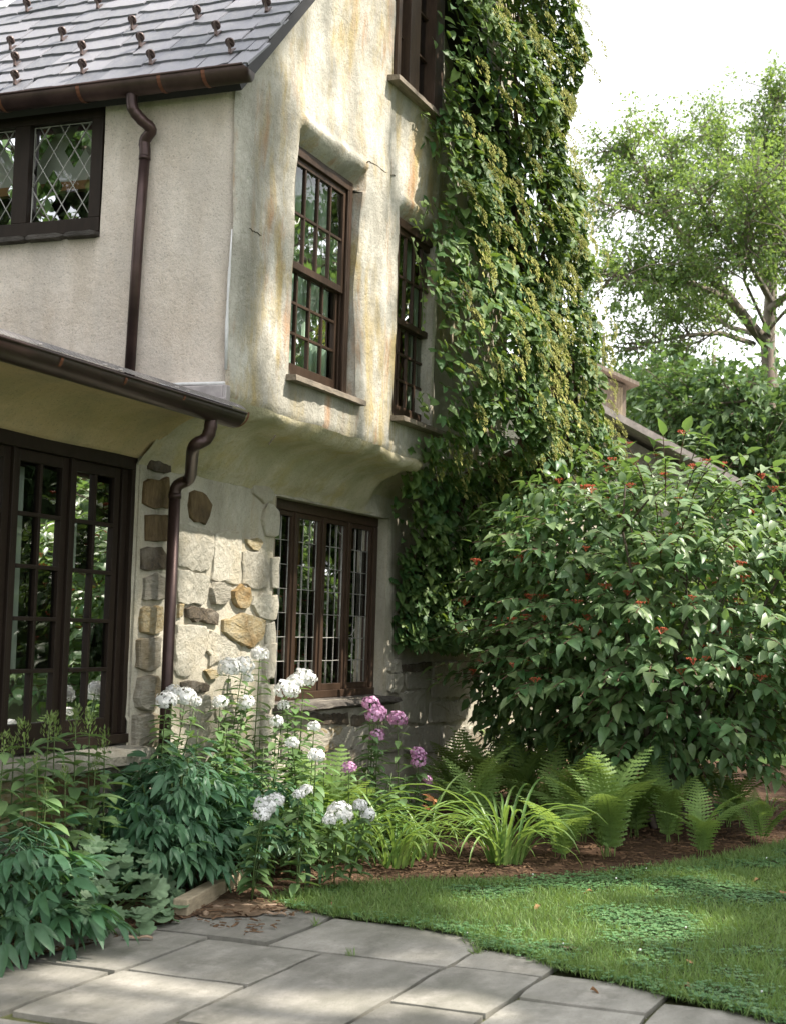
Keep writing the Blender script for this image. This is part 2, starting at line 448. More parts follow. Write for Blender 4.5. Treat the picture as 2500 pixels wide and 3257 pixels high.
def frames(d, nrm):
    d = d / np.maximum(np.linalg.norm(d, axis=1, keepdims=True), 1e-9)
    nrm = nrm - d * (nrm * d).sum(1, keepdims=True)
    nrm = nrm / np.maximum(np.linalg.norm(nrm, axis=1, keepdims=True), 1e-9)
    return np.stack([d, np.cross(nrm, d), nrm], axis=2)      # columns


def scatter(shapes, pos, d, nrm, scale, tint):
    pos = np.asarray(pos, float); N = len(pos)
    R = frames(np.asarray(d, float), np.asarray(nrm, float)); scale = np.broadcast_to(scale, (N,)); tint = np.broadcast_to(tint, (N,))
    pick = rng.integers(0, len(shapes), N)
    Vs, Ts, ts = [], [], []; base = 0
    for s, (V, T) in enumerate(shapes):
        idx = np.where(pick == s)[0]
        if len(idx) == 0: continue
        W = np.einsum('nij,vj->nvi', R[idx], V) * scale[idx, None, None] + pos[idx, None, :]
        k = len(V)
        Vs.append(W.reshape(-1, 3)); Ts.append((T[None] + (np.arange(len(idx)) * k)[:, None, None] + base).reshape(-1, 3))
        ts.append(np.repeat(tint[idx], k)); base += len(idx) * k
    return np.concatenate(Vs), np.concatenate(Ts), np.concatenate(ts)


def variants(name, shapes, mat, tints=(.15, .5, .85)):
    out = []
    for V, T in shapes:
        for t in tints:
            me = mesh_np(name, V, T, np.full(len(V), t)); me.materials.append(mat); out.append(me)
    return out


def mat4(R, p, s=1.0):
    return Matrix(((R[0][0] * s, R[0][1] * s, R[0][2] * s, p[0]), (R[1][0] * s, R[1][1] * s, R[1][2] * s, p[1]), (R[2][0] * s, R[2][1] * s, R[2][2] * s, p[2]), (0, 0, 0, 1)))


def place_leaves(name, meshes, pos, d, nrm, scale, parent):
    R = frames(np.asarray(d, float), np.asarray(nrm, float)); N = len(pos); scale = np.broadcast_to(scale, (N,))
    for i in range(N):
        link(name, meshes[random.randrange(len(meshes))], None, parent, mat4(R[i], pos[i], scale[i]))


def unit(v):
    v = np.asarray(v, float); return v / np.maximum(np.linalg.norm(v, axis=-1, keepdims=True), 1e-9)


# ------------------------------------------------------------------ ground, lawn, bed, patio
def flat(name, pts, z, mat, bumpy=0., step=.12):
    """polygon sheet, triangulated on a grid when bumpy"""
    if not bumpy:
        mb = MB(); mb.add([(x, y, z) for x, y in pts], [tuple(range(len(pts)))]); return mb.build(name, mat)
    xs = [p[0] for p in pts]; ys = [p[1] for p in pts]
    bm = bmesh.new(); bm.faces.new([bm.verts.new((x, y, z)) for x, y in pts])
    for ax, lo, hi in ((0, min(xs), max(xs)), (1, min(ys), max(ys))):
        t = lo + step
        while t < hi:
            no = (1, 0, 0) if ax == 0 else (0, 1, 0)
            bmesh.ops.bisect_plane(bm, geom=bm.verts[:] + bm.edges[:] + bm.faces[:], plane_co=(t, t, z), plane_no=no); t += step
    for v in bm.verts:
        v.co.z += bumpy * (nz(v.co.x, v.co.y, 3, 1.7) + .6 * nz(v.co.x, v.co.y, 7, 5))
    me = bpy.data.meshes.new(name); bm.to_mesh(me); bm.free(); me.polygons.foreach_set('use_smooth', [True] * len(me.polygons))
    return link(name, me, mat)


g = flat('ground', [(-150, -200), (300, -200), (300, 250), (-150, 250)], -.06, M['meadow']); g['kind'] = 'structure'
LAWN_EDGE = [(7.95, 3.98), (8.35, 3.92), (8.89, 3.62), (9.37, 2.98), (9.9, 2.55), (10.46, 2.24), (11.3, 1.92), (12.17, 1.66), (13.5, 1.35), (16, 1.1), (20, 1.0)]
PATIO_EDGE = [(7.86, 3.80), (7.74, 3.42), (7.69, 2.95), (7.60, 2.58), (7.36, 2.44), (7.27, 2.15), (7.10, 1.97), (6.94, 1.65), (6.80, 1.36), (6.66, 1.05), (6.54, .8), (6.3, .2), (6.0, -.6), (5.4, -2), (4, -5)]
lawn = flat('lawn', PATIO_EDGE[::-1] + LAWN_EDGE + [(24, 1.0), (24, -12), (4, -12)], .016, M['turf'], .012, .35); lawn['kind'] = 'structure'
bed = flat('planting_bed', [(5.2, 5.3), (5.2, 4.25), (7.2, 4.12), (7.95, 3.90)] + LAWN_EDGE[1:] + [(20, 5.3)], .015, M['mulch'], .035, .16); bed['kind'] = 'structure'
pb = flat('patio', [(2.5, 4.4), (2.5, -4.5), (4.4, -4.5)] + [(5.4, -4.5), (8.2, 0.), (9.5, 2.5), (9, 3.3), (7.9, 4.25)], -.022, M['soil'], .004, .3); pb['kind'] = 'structure'
FLAGS = [(5.17, 6.04, 3.78, 4.4), (6.06, 6.95, 3.77, 4.4), (6.97, 7.86, 3.45, 4.25), (5.25, 6.11, 3.12, 3.76), (6.13, 6.90, 3.12, 3.755),
         (6.92, 7.74, 2.475, 3.43), (5.45, 6.875, 2.475, 3.10), (4.6, 5.43, 2.475, 3.10), (6.145, 6.92, 2.01, 2.46), (6.94, 7.36, 2.01, 2.46), (5.25, 6.125, 2.01, 2.46),
         (6.49, 7.0, 1.41, 1.995), (5.6, 6.475, 1.41, 1.995), (4.8, 5.58, 1.41, 1.995), (5.9, 6.72, .72, 1.395), (5.0, 5.88, .72, 1.395), (4.2, 5.15, 3.12, 4.4), (4.2, 5.23, 3.12, 3.12),
         (4.5, 5.23, 2.01, 2.46), (5.6, 6.45, -.1, .705), (4.7, 5.58, -.1, .705), (3.6, 4.58, 2.3, 3.10), (3.6, 4.48, 1.41, 2.28), (3.9, 4.78, .3, 1.395), (3.2, 4.18, 3.12, 4.2)]
for x0, x1, y0, y1 in FLAGS:
    if y1 - y0 < .1: continue
    gap = .004; nx = max(2, int((x1 - x0) / .12)); ny = max(2, int((y1 - y0) / .12))
    bm = bmesh.new(); grid = {}
    for i in range(nx + 1):
        for j in range(ny + 1):
            x = x0 + gap + (x1 - x0 - 2 * gap) * i / nx; y = y0 + gap + (y1 - y0 - 2 * gap) * j / ny
            e = 0.0
            if i in (0, nx): x += .010 * nz(x, y * 4, 2, 2.3); e = -.004
            if j in (0, ny): y += .010 * nz(x * 4, y, 5, 2.3); e = -.004
            if i in (0, nx) and j in (0, ny): x += (.006 if i == 0 else -.006); y += (.006 if j == 0 else -.006)
            grid[i, j] = bm.verts.new((x, y, .008 + .004 * nz(x, y, 0, 2.5) + e))
    for i in range(nx):
        for j in range(ny): bm.faces.new((grid[i, j], grid[i + 1, j], grid[i + 1, j + 1], grid[i, j + 1]))
    r = bmesh.ops.extrude_edge_only(bm, edges=[e for e in bm.edges if len(e.link_faces) == 1])
    for v in r['geom']:
        if isinstance(v, bmesh.types.BMVert): v.co.z = -.03
    tz = random.uniform(-.002, .003); tx = random.uniform(-.003, .003)
    for v in bm.verts: v.co.z += tz + tx * (v.co.x - x0)
    me = bpy.data.meshes.new('flagstone'); bm.to_mesh(me); bm.free(); me.polygons.foreach_set('use_smooth', [True] * len(me.polygons))
    me.polygons.foreach_set('use_smooth', [False] * len(me.polygons)); link('flagstone', me, M['flag'], pb)

# ------------------------------------------------------------------ HOUSE
XC, YG, YS = 8.08, 4.4, 5.0            # corner, upper gable face, ground floor face
house = thing('house', 'old stucco and stone house with slate roof, leaded windows and overhanging upper storey', 'house', (XC, YG, 0))
W1 = (8.94, 10.00, 3.27, 4.84); W2 = (10.86, 11.62, 3.27, 4.84); W3 = (10.53, 11.46, 5.86, 7.9)


def sm(t):
    t = min(1., max(0., t)); return t * t * (3 - 2 * t)


def wall_depth(x, z):
    y = YG + .030 * nz(x, 0, z, 1.1) + .012 * nz(x, 4, z, 3.6)
    y += .035 * sm((x - 10.50) / .10) * sm((11.9 - x) / .4) * sm((5.85 - z) / .3)           # shallow recess of the right-hand strip
    for wi, (x0, x1, z0, z1) in enumerate((W1, W2)):
        hw = .20                                                                              # rounded, sloping head soffit
        if x0 - .02 < x < x1 + .02 and z1 - .02 <= z < z1 + hw:
            arch = .02 * math.sin(math.pi * (x - x0) / (x1 - x0))
            t = (z - z1 + arch) / .13
            y += .11 * (1 - sm(t)) - .035 * math.exp(-((z - z1 - .16) / .04) ** 2)
        dl = min(abs(x - x0), abs(x - x1))
        if z0 < z < z1 and (x0 - .05 < x < x0 or x1 < x < x1 + .05):
            y += .02 * (1 - dl / .05) ** 2
    if x < XC + .06: y += .03 * (1 - (x - XC) / .06) ** 2
    if x > 11.55: y += .06 * sm((x - 11.55) / .25) ** 2
    return y


step = .025
Vv, Ff = [], []; idx = {}
zt = lambda x: 5.02 + (x - XC) * .985
xs = [XC + step * i for i in range(int((11.80 - XC) / step) + 1)]
# lower lip and cove profile (dy, dz) below z=3.0, ends under the overhang
zb = 2.985
rowsz = [zb + step * j for j in range(int((8.1 - zb) / step) + 1)]


def inside(x, z):
    for x0, x1, z0, z1 in (W1, W2, W3):
        if x0 < x < x1 and z0 < z < z1: return True
    return False


for j, z in enumerate(rowsz):
    for i, x in enumerate(xs):
        if z > min(zt(x), 5.02 + (14.6 - x) * .985) + .03: continue
        idx[i, j] = len(Vv); Vv.append((x, wall_depth(x, z) if j else wall_depth(x, z) + .012, z + (.02 * nz(x, 0, 1, 4) if j == 0 else 0)))
for (i, j) in list(idx):
    q = [(i, j), (i + 1, j), (i + 1, j + 1), (i, j + 1)]
    if all(k in idx for k in q) and not inside(xs[i] + step / 2, rowsz[j] + step / 2): Ff.append(tuple(idx[k] for k in q))
mb = MB(); mb.add(Vv, Ff)
# window reveals: depth faces round the three openings
for (x0, x1, z0, z1), dep in ((W1, .13), (W2, .13)):
    def snap(a, lo): return lo + step * round((a - lo) / step)
    X0, X1, Z0, Z1 = snap(x0, XC), snap(x1, XC), snap(z0, zb), snap(z1, zb)
    for xx, sg in ((X0, 1), (X1, -1)):
        vs = []; k = 0; zz = Z0
        while zz <= Z1 + 1e-6:
            f = wall_depth(xx + .001 * -sg, zz) - .004
            for q in range(5):
                t = q / 4
                vs.append((xx + sg * (.02 * (1 - t) ** 2 * 0 + .012 * nz(zz * 3, t * 2, xx)) - sg * .006, f + t * dep, zz))
            zz += step * 2; k += 1
        mb.add(vs, [(a * 5 + c, a * 5 + c + 1, a * 5 + c + 6, a * 5 + c + 5) for a in range(k - 1) for c in range(4)])
    mb.add([(X0, YG - .0, Z0), (X1, YG, Z0), (X1, YG + dep, Z0 + .02), (X0, YG + dep, Z0 + .02)], [(0, 1, 2, 3)])
gw = mb.build('gable_wall', M['gable'], house, True)
# cove under the overhang
prof = [(0.012, 2.985), (.02, 2.94), (.07, 2.90), (.20, 2.895), (.30, 2.86), (.39, 2.81), (.46, 2.74), (.52, 2.66), (.57, 2.625), (.60, 2.58)]
vs = []; NX = 100
cx = [XC - .02 + (12.5 - XC) * i / NX for i in range(NX + 1)]
for x in cx:
    r = sm((x - 11.45) / .45)
    for k, (dy, z) in enumerate(prof):
        y = (wall_depth(min(max(x, XC), 11.8), zb) if k == 0 else YG + .01) + dy + .25 * r * (1 - k / 9) ** .5
        z2 = z + (.02 * nz(x, 0, 1, 4) * (1 - k / 4) if k < 4 else 0) + (.040 * nz(x, dy * 3, 2, 1.9) + .015 * nz(x, dy * 4, 6, 6)) * (k > 0) + .02 * math.exp(-((x - 8.75 - dy) / .10) ** 2) * (k < 7) * (k > 0)
        z2 += .02 * r * (k < 6)
        vs.append((x, y, z2 - .006 * (k > 6)))
K = len(prof)
mb = MB(); mb.add(vs, [(a * K + c, (a + 1) * K + c, (a + 1) * K + c + 1, a * K + c + 1) for a in range(NX) for c in range(K - 1)])
mb.build('cove', M['cove'], house, True)

# side wall (x = XC plane), with the diamond window opening
DW = (5.40, 7.4, 4.10, 4.93)           # y0,y1,z0,z1
vs = []; fs = []; idx = {}; st = .05
ys = [YG + .03 + st * i for i in range(int(6.5 / st))]; zs = [2.93 + st * j for j in range(44)]
for i, y in enumerate(ys):
    for j, z in enumerate(zs):
        x = XC - .016 * nz(y, z, 1, 1.3) - .005 * nz(y, z, 7, 6) + .05 * (1 - sm((y - YG) / .10))
        idx[i, j] = len(vs); vs.append((x, y, z))
for i in range(len(ys) - 1):
    for j in range(len(zs) - 1):
        yc, zc = ys[i] + st / 2, zs[j] + st / 2
        if DW[0] < yc < DW[1] and zc > DW[2]: continue
        fs.append((idx[i, j], idx[i, j + 1], idx[i + 1, j + 1], idx[i + 1, j]))
mb = MB(); mb.add(vs, fs); mb.build('side_wall', M['side'], house, True)
# vertical white caulk line and grey repair along the corner
pts = [onX(x, y, XC - .012) for x, y in ((497, 490), (493, 560), (491, 590), (488, 640), (486, 700), (484, 790))]
MB().tube([(p[0] - .002, min(p[1], 4.52), p[2]) for p in pts], [.004, .007, .010, .007, .012, .009], 6).build('caulk_line', M['putty'], house, True)

# cracks
for pl in ([(770, 350), (783, 345), (795, 350), (815, 366), (835, 374), (853, 375)], [(530, 488), (545, 497), (560, 503)], [(575, 950), (583, 938), (592, 930)]):
    pp = []
    for x, y in pl:
        q = onY(x, y, YG); pp.append((q[0], wall_depth(q[0], q[2]) - .001, q[2]))
    q2 = []
    for a, b_ in zip(pp[:-1], pp[1:]):
        for k in range(4):
            t = k / 4; q2.append((a[0] + (b_[0] - a[0]) * t, a[1] + (b_[1] - a[1]) * t, a[2] + (b_[2] - a[2]) * t + random.uniform(-.006, .006)))
    MB().tube(q2 + [pp[-1]], .0035, 4).build('crack', M['crack'], house)

# ground floor wall of plaster and stone
CW = (10.02, 12.20, 1.03, 2.56)        # casement opening
FW = (5.6, 8.09, .86, 2.60)            # french window opening


def low_wall(name, x0, x1, z0, z1, mat, y=YS):
    st = .04; nx = max(2, int((x1 - x0) / st)); nzn = max(2, int((z1 - z0) / st)); vs = []
    for i in range(nx + 1):
        for j in range(nzn + 1):
            x = x0 + (x1 - x0) * i / nx; z = z0 + (z1 - z0) * j / nzn
            xx = x
            if i in (0, nx) and x > 9 and 1.0 < z < 2.6: xx += .018 * nz(x, z, 3, 5)
            vs.append((xx, y + .012 + .010 * nz(x, z, 2, 1.7) + .005 * nz(x, z, 9, 5) + (.02 if i in (0, nx) and 1.0 < z < 2.6 else 0), z))
    fs = [(i * (nzn + 1) + j, (i + 1) * (nzn + 1) + j, (i + 1) * (nzn + 1) + j + 1, i * (nzn + 1) + j + 1) for i in range(nx) for j in range(nzn)]
    return vs, fs


sw = MB()
for a in ((8.07, 10.02, -.1, 2.9), (10.02, 12.20, 2.56, 2.75), (10.02, 12.20, -.1, 1.02), (12.20, 19.5, -.1, 3.1), (3.0, 8.09, -.1, .80), (3.0, 5.62, .80, 2.75)):
    sw.add(*low_wall('w', *a, None))
for x, sg in ((10.02, 1), (12.20, -1)):   # jamb reveals
    sw.add([(x, YS + .02, 1.0), (x, YS + .30, 1.0), (x, YS + .30, 2.56), (x, YS + .02, 2.56)], [(0, 1, 2, 3)])
sw.add([(10.02, YS + .005, 2.56), (12.2, YS + .005, 2.56), (12.2, YS + .3, 2.57), (10.02, YS + .3, 2.57)], [(0, 1, 2, 3)])
sw.add([(8.09, YS + .01, .8), (8.09, YS + .3, .8), (8.09, YS + .3, 2.62), (8.09, YS + .01, 2.62)], [(0, 1, 2, 3)])
stone_wall = sw.build('stone_wall', M['mortar'], house, True)


def stone(poly, mat, h=.03, y=YS, parent=None, name='stone'):
    P = np.array(poly, float); c = P.mean(0)
    A = .5 * sum(P[i][0] * P[(i + 1) % len(P)][1] - P[(i + 1) % len(P)][0] * P[i][1] for i in range(len(P)))
    if A < 0: P = P[::-1]
    h *= .55; out = []
    for i in range(len(P)):
        a, b_ = P[i], P[(i + 1) % len(P)]; k = max(1, int(np.linalg.norm(b_ - a) / .055))
        for q in range(k):
            p = a + (b_ - a) * (q / k)
            if q == 0: p = p + (c - p) * .03
            out.append(p + np.array([nz(p[0], p[1], 3, 17), nz(p[0], p[1], 8, 17)]) * .022)
    out = np.array(out); N = len(out); vs = []; fs = []
    for s, yy in ((1.05, .03), (1.03, -h * .45), (.975, -h * .95), (.55, -h * 1.05)):
        for p in out:
            q = c + (p - c) * s
            vs.append((q[0] + .010 * nz(q[0], q[1], s * 9, 30), y + yy - (h * .7 * nz(q[0], q[1], 5, 13) if s < 1 else 0), q[1] + .010 * nz(q[0], q[1], 4 + s * 9, 30)))
    vs.append((c[0], y - h * 1.08, c[1]))
    for r in range(3):
        for k in range(N):
            k2 = (k + 1) % N; fs.append((r * N + k, r * N + k2, (r + 1) * N + k2, (r + 1) * N + k))
    for k in range(N): fs.append((3 * N + k, 3 * N + (k + 1) % N, 4 * N))
    mb = MB(); mb.add(vs, fs)
    o = mb.build(name, mat, parent or stone_wall, False)
    return o


Z6 = lambda P: [(x * .32 + 336, y * .32 + 873.6) for x, y in P]
ZA = lambda P: [(x * .3685, y * .3685 + 873.6) for x, y in P]
Z5 = lambda P: [(x * .32, y * .32 + 1142.4) for x, y in P]
Z7 = lambda P: [(x * .32 + 470.4, y * .32 + 1276.8) for x, y in P]
Z2 = lambda P: [(x * .48 + 873.6, y * .48 + 1344) for x, y in P]
STONES = [
    ('st_brown', Z6([(225, 560), (270, 540), (330, 590), (368, 650), (345, 720), (325, 775), (265, 760), (235, 730), (220, 640)]), .02),
    ('st_ochre', Z6([(600, 870), (690, 870), (705, 895), (680, 940), (640, 945), (610, 915)]), .02),
    ('st_cream', Z6([(640, 470), (720, 480), (780, 560), (770, 610), (720, 640), (670, 590), (640, 560)]), .03),
    ('st_cream', Z6([(150, 760), (230, 780), (330, 820), (385, 830), (380, 980), (345, 1085), (150, 1050)]), .022),
    ('st_cream', Z6([(145, 1075), (250, 1092), (355, 1115), (335, 1270), (300, 1305), (140, 1300)]), .03),
    ('st_cream', Z6([(392, 850), (450, 815), (560, 825), (562, 1000), (545, 1180), (450, 1150), (372, 1140), (388, 960)]), .02),
    ('st_cream', Z6([(577, 960), (690, 960), (750, 1060), (742, 1195), (650, 1210), (572, 1165)]), .022),
    ('st_grey', Z6([(380, 1165), (430, 1155), (475, 1190), (480, 1270), (440, 1310), (380, 1310), (355, 1260), (360, 1200)]), .05),
    ('st_ochre', Z6([(500, 1215), (550, 1180), (620, 1200), (630, 1260), (600, 1330), (545, 1320), (495, 1270)]), .04),
    ('st_cream', Z6([(650, 1250), (720, 1235), (800, 1250), (806, 1320), (792, 1415), (730, 1410), (660, 1360), (635, 1320)]), .045),
    ('st_dark', Z6([(200, 1330), (300, 1325), (410, 1365), (405, 1445), (350, 1440), (290, 1420), (195, 1400)]), .035),
    ('st_ochre', Z6([(140, 1308), (178, 1312), (170, 1390), (140, 1395)]), .02),
    ('st_ochre', Z6([(500, 1400), (560, 1370), (660, 1390), (715, 1420), (705, 1500), (665, 1570), (640, 1610), (570, 1580), (500, 1550), (440, 1480), (440, 1420)]), .05),
    ('st_cream', Z6([(715, 660), (780, 640), (820, 680), (812, 850), (730, 850), (705, 740)]), .03),
    ('st_cream', Z6([(765, 1000), (812, 990), (808, 1200), (765, 1195)]), .03),
    ('st_cream', Z6([(722, 1440), (780, 1425), (790, 1500), (778, 1610), (725, 1600)]), .03),
    ('st_cream', Z6([(345, 1500), (430, 1540), (540, 1620), (560, 1680), (400, 1680), (330, 1620)]), .03),
    ('st_dark', ZA([(860, 290), (985, 275), (990, 370), (930, 375), (865, 350)]), .03),
    ('st_brown', ZA([(840, 420), (975, 400), (975, 575), (900, 580), (835, 560)]), .035),
    ('st_brown', ZA([(848, 620), (970, 615), (965, 770), (845, 765)]), .03),
    ('st_dark', ZA([(825, 815), (930, 805), (958, 850), (950, 935), (890, 940), (820, 930)]), .035),
    ('st_grey', ZA([(840, 980), (910, 960), (955, 990), (950, 1100), (900, 1115), (835, 1110)]), .04),
    ('st_ochre', ZA([(820, 1150), (942, 1145), (940, 1290), (880, 1310), (820, 1290)]), .035),
    ('st_grey', ZA([(805, 1330), (928, 1320), (930, 1400), (925, 1500), (880, 1520), (800, 1510)]), .035),
    ('st_grey', ZA([(800, 1560), (910, 1550), (925, 1620), (915, 1720), (860, 1755), (790, 1740)]), .06),
    ('st_grey', ZA([(780, 1780), (900, 1770), (915, 1850), (905, 1960), (840, 1975), (775, 1960)]), .06),
    ('st_cream', Z5([(1185, 605), (1380, 612), (1388, 720), (1330, 860), (1230, 965), (1175, 950)]), .035),
    ('st_ochre', Z5([(1370, 910), (1440, 905), (1455, 950), (1400, 965)]), .03),
    ('st_dark', Z5([(1215, 1000), (1300, 980), (1400, 1000), (1390, 1050), (1290, 1055), (1210, 1030)]), .03),
    ('st_cream', Z5([(1410, 645), (1550, 715), (1590, 780), (1500, 830), (1400, 870)]), .03),
    ('st_grey', Z5([(1215, 1080), (1400, 1075), (1420, 1200), (1330, 1280), (1210, 1260)]), .03),
    ('st_cream', Z5([(1440, 1080), (1640, 1060), (1650, 1230), (1450, 1240)]), .03),
    ('st_cream', Z7([(1240, 505), (1360, 500), (1400, 550), (1380, 600), (1250, 610)]), .03),
    ('st_cream', Z7([(1430, 435), (1665, 430), (1675, 665), (1420, 665)]), .04),
    ('st_cream', Z7([(1205, 640), (1368, 615), (1362, 850), (1260, 830), (1215, 790)]), .035),
    ('st_cream', Z7([(1410, 700), (1640, 690), (1650, 800), (1530, 835), (1405, 830)]), .045),
    ('st_cream', Z7([(1260, 865), (1448, 862), (1448, 1030), (1230, 1030), (1215, 930)]), .03),
    ('st_cream', Z7([(1480, 862), (1680, 860), (1680, 1010), (1480, 1040)]), .035),
    ('st_dark', Z7([(1220, 452), (1408, 432), (1404, 488), (1222, 494)]), .02),
    ('st_cream', Z7([(1122, 428), (1198, 422), (1208, 498), (1122, 500)]), .05),
    ('st_cream', Z7([(1122, 512), (1212, 508), (1208, 600), (1185, 640), (1118, 630)]), .05),
    ('st_grey', Z7([(590, 885), (820, 882), (830, 1000), (600, 1005)]), .03),
    ('st_cream', Z7([(850, 865), (985, 850), (995, 1060), (900, 1040), (860, 960)]), .03),
    ('st_dark', Z7([(600, 782), (850, 775), (860, 845), (605, 850)]), .03),
    ('st_dark', Z7([(880, 800), (1090, 790), (1095, 850), (890, 850)]), .03),
    ('st_grey', Z7([(1010, 870), (1190, 865), (1195, 1030), (1030, 1040)]), .03),
    ('st_grey', Z2([(250, 445), (395, 442), (398, 570), (240, 560)]), .03),
    ('st_grey', Z2([(410, 482), (500, 462), (508, 570), (410, 578)]), .04),
    ('st_grey', Z2([(518, 482), (560, 472), (560, 560), (522, 576)]), .04),
    ('st_ochre', Z2([(570, 462), (600, 452), (602, 560), (572, 568)]), .04),
    ('st_grey', Z2([(420, 600), (570, 590), (570, 660), (430, 660)]), .04),
    ('st_brown', Z2([(612, 520), (690, 515), (690, 640), (615, 640)]), .03),
    ('st_brown', Z2([(705, 520), (775, 515), (775, 640), (708, 640)]), .03),
]
for mk, P, h in STONES:
    h *= .65 if mk == 'st_cream' else 1.
    stone([(q[0], q[2]) for q in (onY(x, y, YS) for x, y in P)], M[mk], h)
for z0_, z1_, w_ in ((1.20, 1.47, .17), (.98, 1.17, .20), (.74, .95, .16), (.46, .71, .22)):
    stone([(10.035 - w_, z0_), (10.035, z0_ + .01), (10.04, z1_), (10.03 - w_, z1_ - .01)], M['st_cream'], .03)
# more coursed stones low on the wall, behind the planting, and to the far end of the wall
for r in range(4):
    z0 = .02 + r * .20; x = 8.12
    while x < 12.0:
        w = random.uniform(.22, .46)
        if x > 10.1 and z0 < .75 or z0 < .42:
            stone([(x, z0), (x + w - .03, z0 + random.uniform(-.02, .02)), (x + w - .03, z0 + .17), (x, z0 + .175)], M[random.choice(['st_cream', 'st_grey', 'st_cream', 'st_ochre'])], .028)
        x += w
for r in range(6):
    z0 = .05 + r * .26; x = 16.2 + .1 * (r % 2)
    while x < 19.2:
        w = random.uniform(.3, .55)
        stone([(x, z0), (x + w - .035, z0), (x + w - .035, z0 + .225), (x, z0 + .225)], M[random.choice(['st_grey', 'st_brown', 'st_grey'])], .03); x += w


# ---------------- windows
def pane_quad(pts, parent, name='pane'):
    mb = MB(); mb.add(pts, [tuple(range(len(pts)))]); return mb.build(name, M['glass'], parent)


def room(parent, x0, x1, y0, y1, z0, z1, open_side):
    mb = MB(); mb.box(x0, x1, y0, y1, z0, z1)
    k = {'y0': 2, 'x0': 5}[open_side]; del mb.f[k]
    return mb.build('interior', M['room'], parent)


def wavy_sheet(parent, x0, x1, y, z0, z1, mat=None):
    mb = MB(); n = max(6, int((x1 - x0) / .012)); vs = []
    for i in range(n + 1):
        x = x0 + (x1 - x0) * i / n; yy = y + .014 * math.sin(i * 1.5) + .008 * math.sin(i * .6)
        vs += [(x, yy, z0), (x, yy + .004, z1)]
    mb.add(vs, [(2 * i, 2 * i + 2, 2 * i + 3, 2 * i + 1) for i in range(n)])
    return mb.build('curtain_or_reflection', mat or M['curtain_or_reflection'], parent, True)


def sash_window(x0, x1, z0, z1, yf, cols=4, sill=True):
    """double hung sash window; yf = outer face of its frame"""
    mb = MB(); ft = .05
    mb.box(x0, x0 + ft, yf, yf + .14, z0, z1).box(x1 - ft, x1, yf, yf + .14, z0, z1)
    mb.box(x0 + ft, x1 - ft, yf, yf + .14, z1 - ft - .02, z1).box(x0 + ft, x1 - ft, yf, yf + .14, z0, z0 + .03)
    mb.box(x1 - ft - .022, x1 - ft, yf + .002, yf + .018, z0 + .03, z1 - ft - .02).box(x1 - ft - .02, x1 - ft, yf + .040, yf + .056, z0 + .03, z1 - ft - .02)
    mb.box(x0 + ft, x0 + ft + .02, yf + .002, yf + .018, z0 + .03, z1 - ft - .02)
    w = mb.build('sash_window', M['wood'], house, False, .004)
    xa, xb = x0 + ft, x1 - ft - .02; za, zb_ = z0 + .03, z1 - ft - .02; zm = (za + zb_) / 2
    for nm, s0, s1, yy in (('upper_sash', zm - .02, zb_, yf + .022), ('lower_sash', za, zm + .02, yf + .060)):
        sb = MB(); r = .04; bot = .09 if nm == 'lower_sash' else .05
        sb.box(xa, xa + r, yy, yy + .035, s0, s1).box(xb - r, xb, yy, yy + .035, s0, s1)
        sb.box(xa + r, xb - r, yy, yy + .035, s0, s0 + bot).box(xa + r, xb - r, yy, yy + .035, s1 - .045, s1)
        gx0, gx1, gz0, gz1 = xa + r, xb - r, s0 + bot, s1 - .045
        for c in range(1, cols):
            x = gx0 + (gx1 - gx0) * c / cols; sb.box(x - .011, x + .011, yy + .003, yy + .03, gz0, gz1)
        rows = 2 if nm == 'upper_sash' else 3
        for q in range(1, rows):
            z = gz0 + (gz1 - gz0) * q / rows; sb.box(gx0, gx1, yy + .005, yy + .028, z - .010, z + .010)
        sb.build(nm, M['wood'], w, False, .002)
        for c in range(cols):
            for q in range(rows):
                e = random.uniform(-.0012, .0012); e2 = random.uniform(-.0012, .0012)
                a0 = gx0 + (gx1 - gx0) * c / cols; a1 = gx0 + (gx1 - gx0) * (c + 1) / cols; b0 = gz0 + (gz1 - gz0) * q / rows; b1 = gz0 + (gz1 - gz0) * (q + 1) / rows
                pane_quad([(a0, yy + .016, b0), (a1, yy + .016 + e, b0), (a1, yy + .016 + e + e2, b1), (a0, yy + .016 + e2, b1)], w)
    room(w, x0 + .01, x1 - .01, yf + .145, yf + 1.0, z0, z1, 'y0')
    wavy_sheet(w, xa + .01, xa + .24, yf + .128, za, zb_)
    wavy_sheet(w, xa + .25, xb - .02, yf + .128, za, zb_, M['reflect_sheet'])  # full-width green sheet stands in for the reflection in the panes
    if sill:
        sb = MB(); vs = []; n = 24
        xs_ = [x0 - .06 + (x1 - x0 + .14) * i / n for i in range(n + 1)]
        for x in xs_:
            j = .010 * nz(x, 0, 2, 14)
            for yy, zz in ((yf + .06, z0 - .005), (yf - .125 + j, z0 - .012), (yf - .13 + j, z0 - .05 + j), (yf + .06, z0 - .05)): vs.append((x, yy, zz))
        fs = [(4 * i + k, 4 * i + (k + 1) % 4, 4 * i + 4 + (k + 1) % 4, 4 * i + 4 + k) for i in range(n) for k in range(4)] + [(0, 1, 2, 3), tuple(4 * n + k for k in (3, 2, 1, 0))]
        sb.add(vs, fs); sb.build('sill', M['old_wood'], w)
    return w


wa = sash_window(W1[0] - .01, W1[1] - .03, W1[2], W1[3] + .03, YG + .06)
wb = sash_window(W2[0] - .01, W2[1] + .15, W2[2], W2[3] + .03, YG + .06)
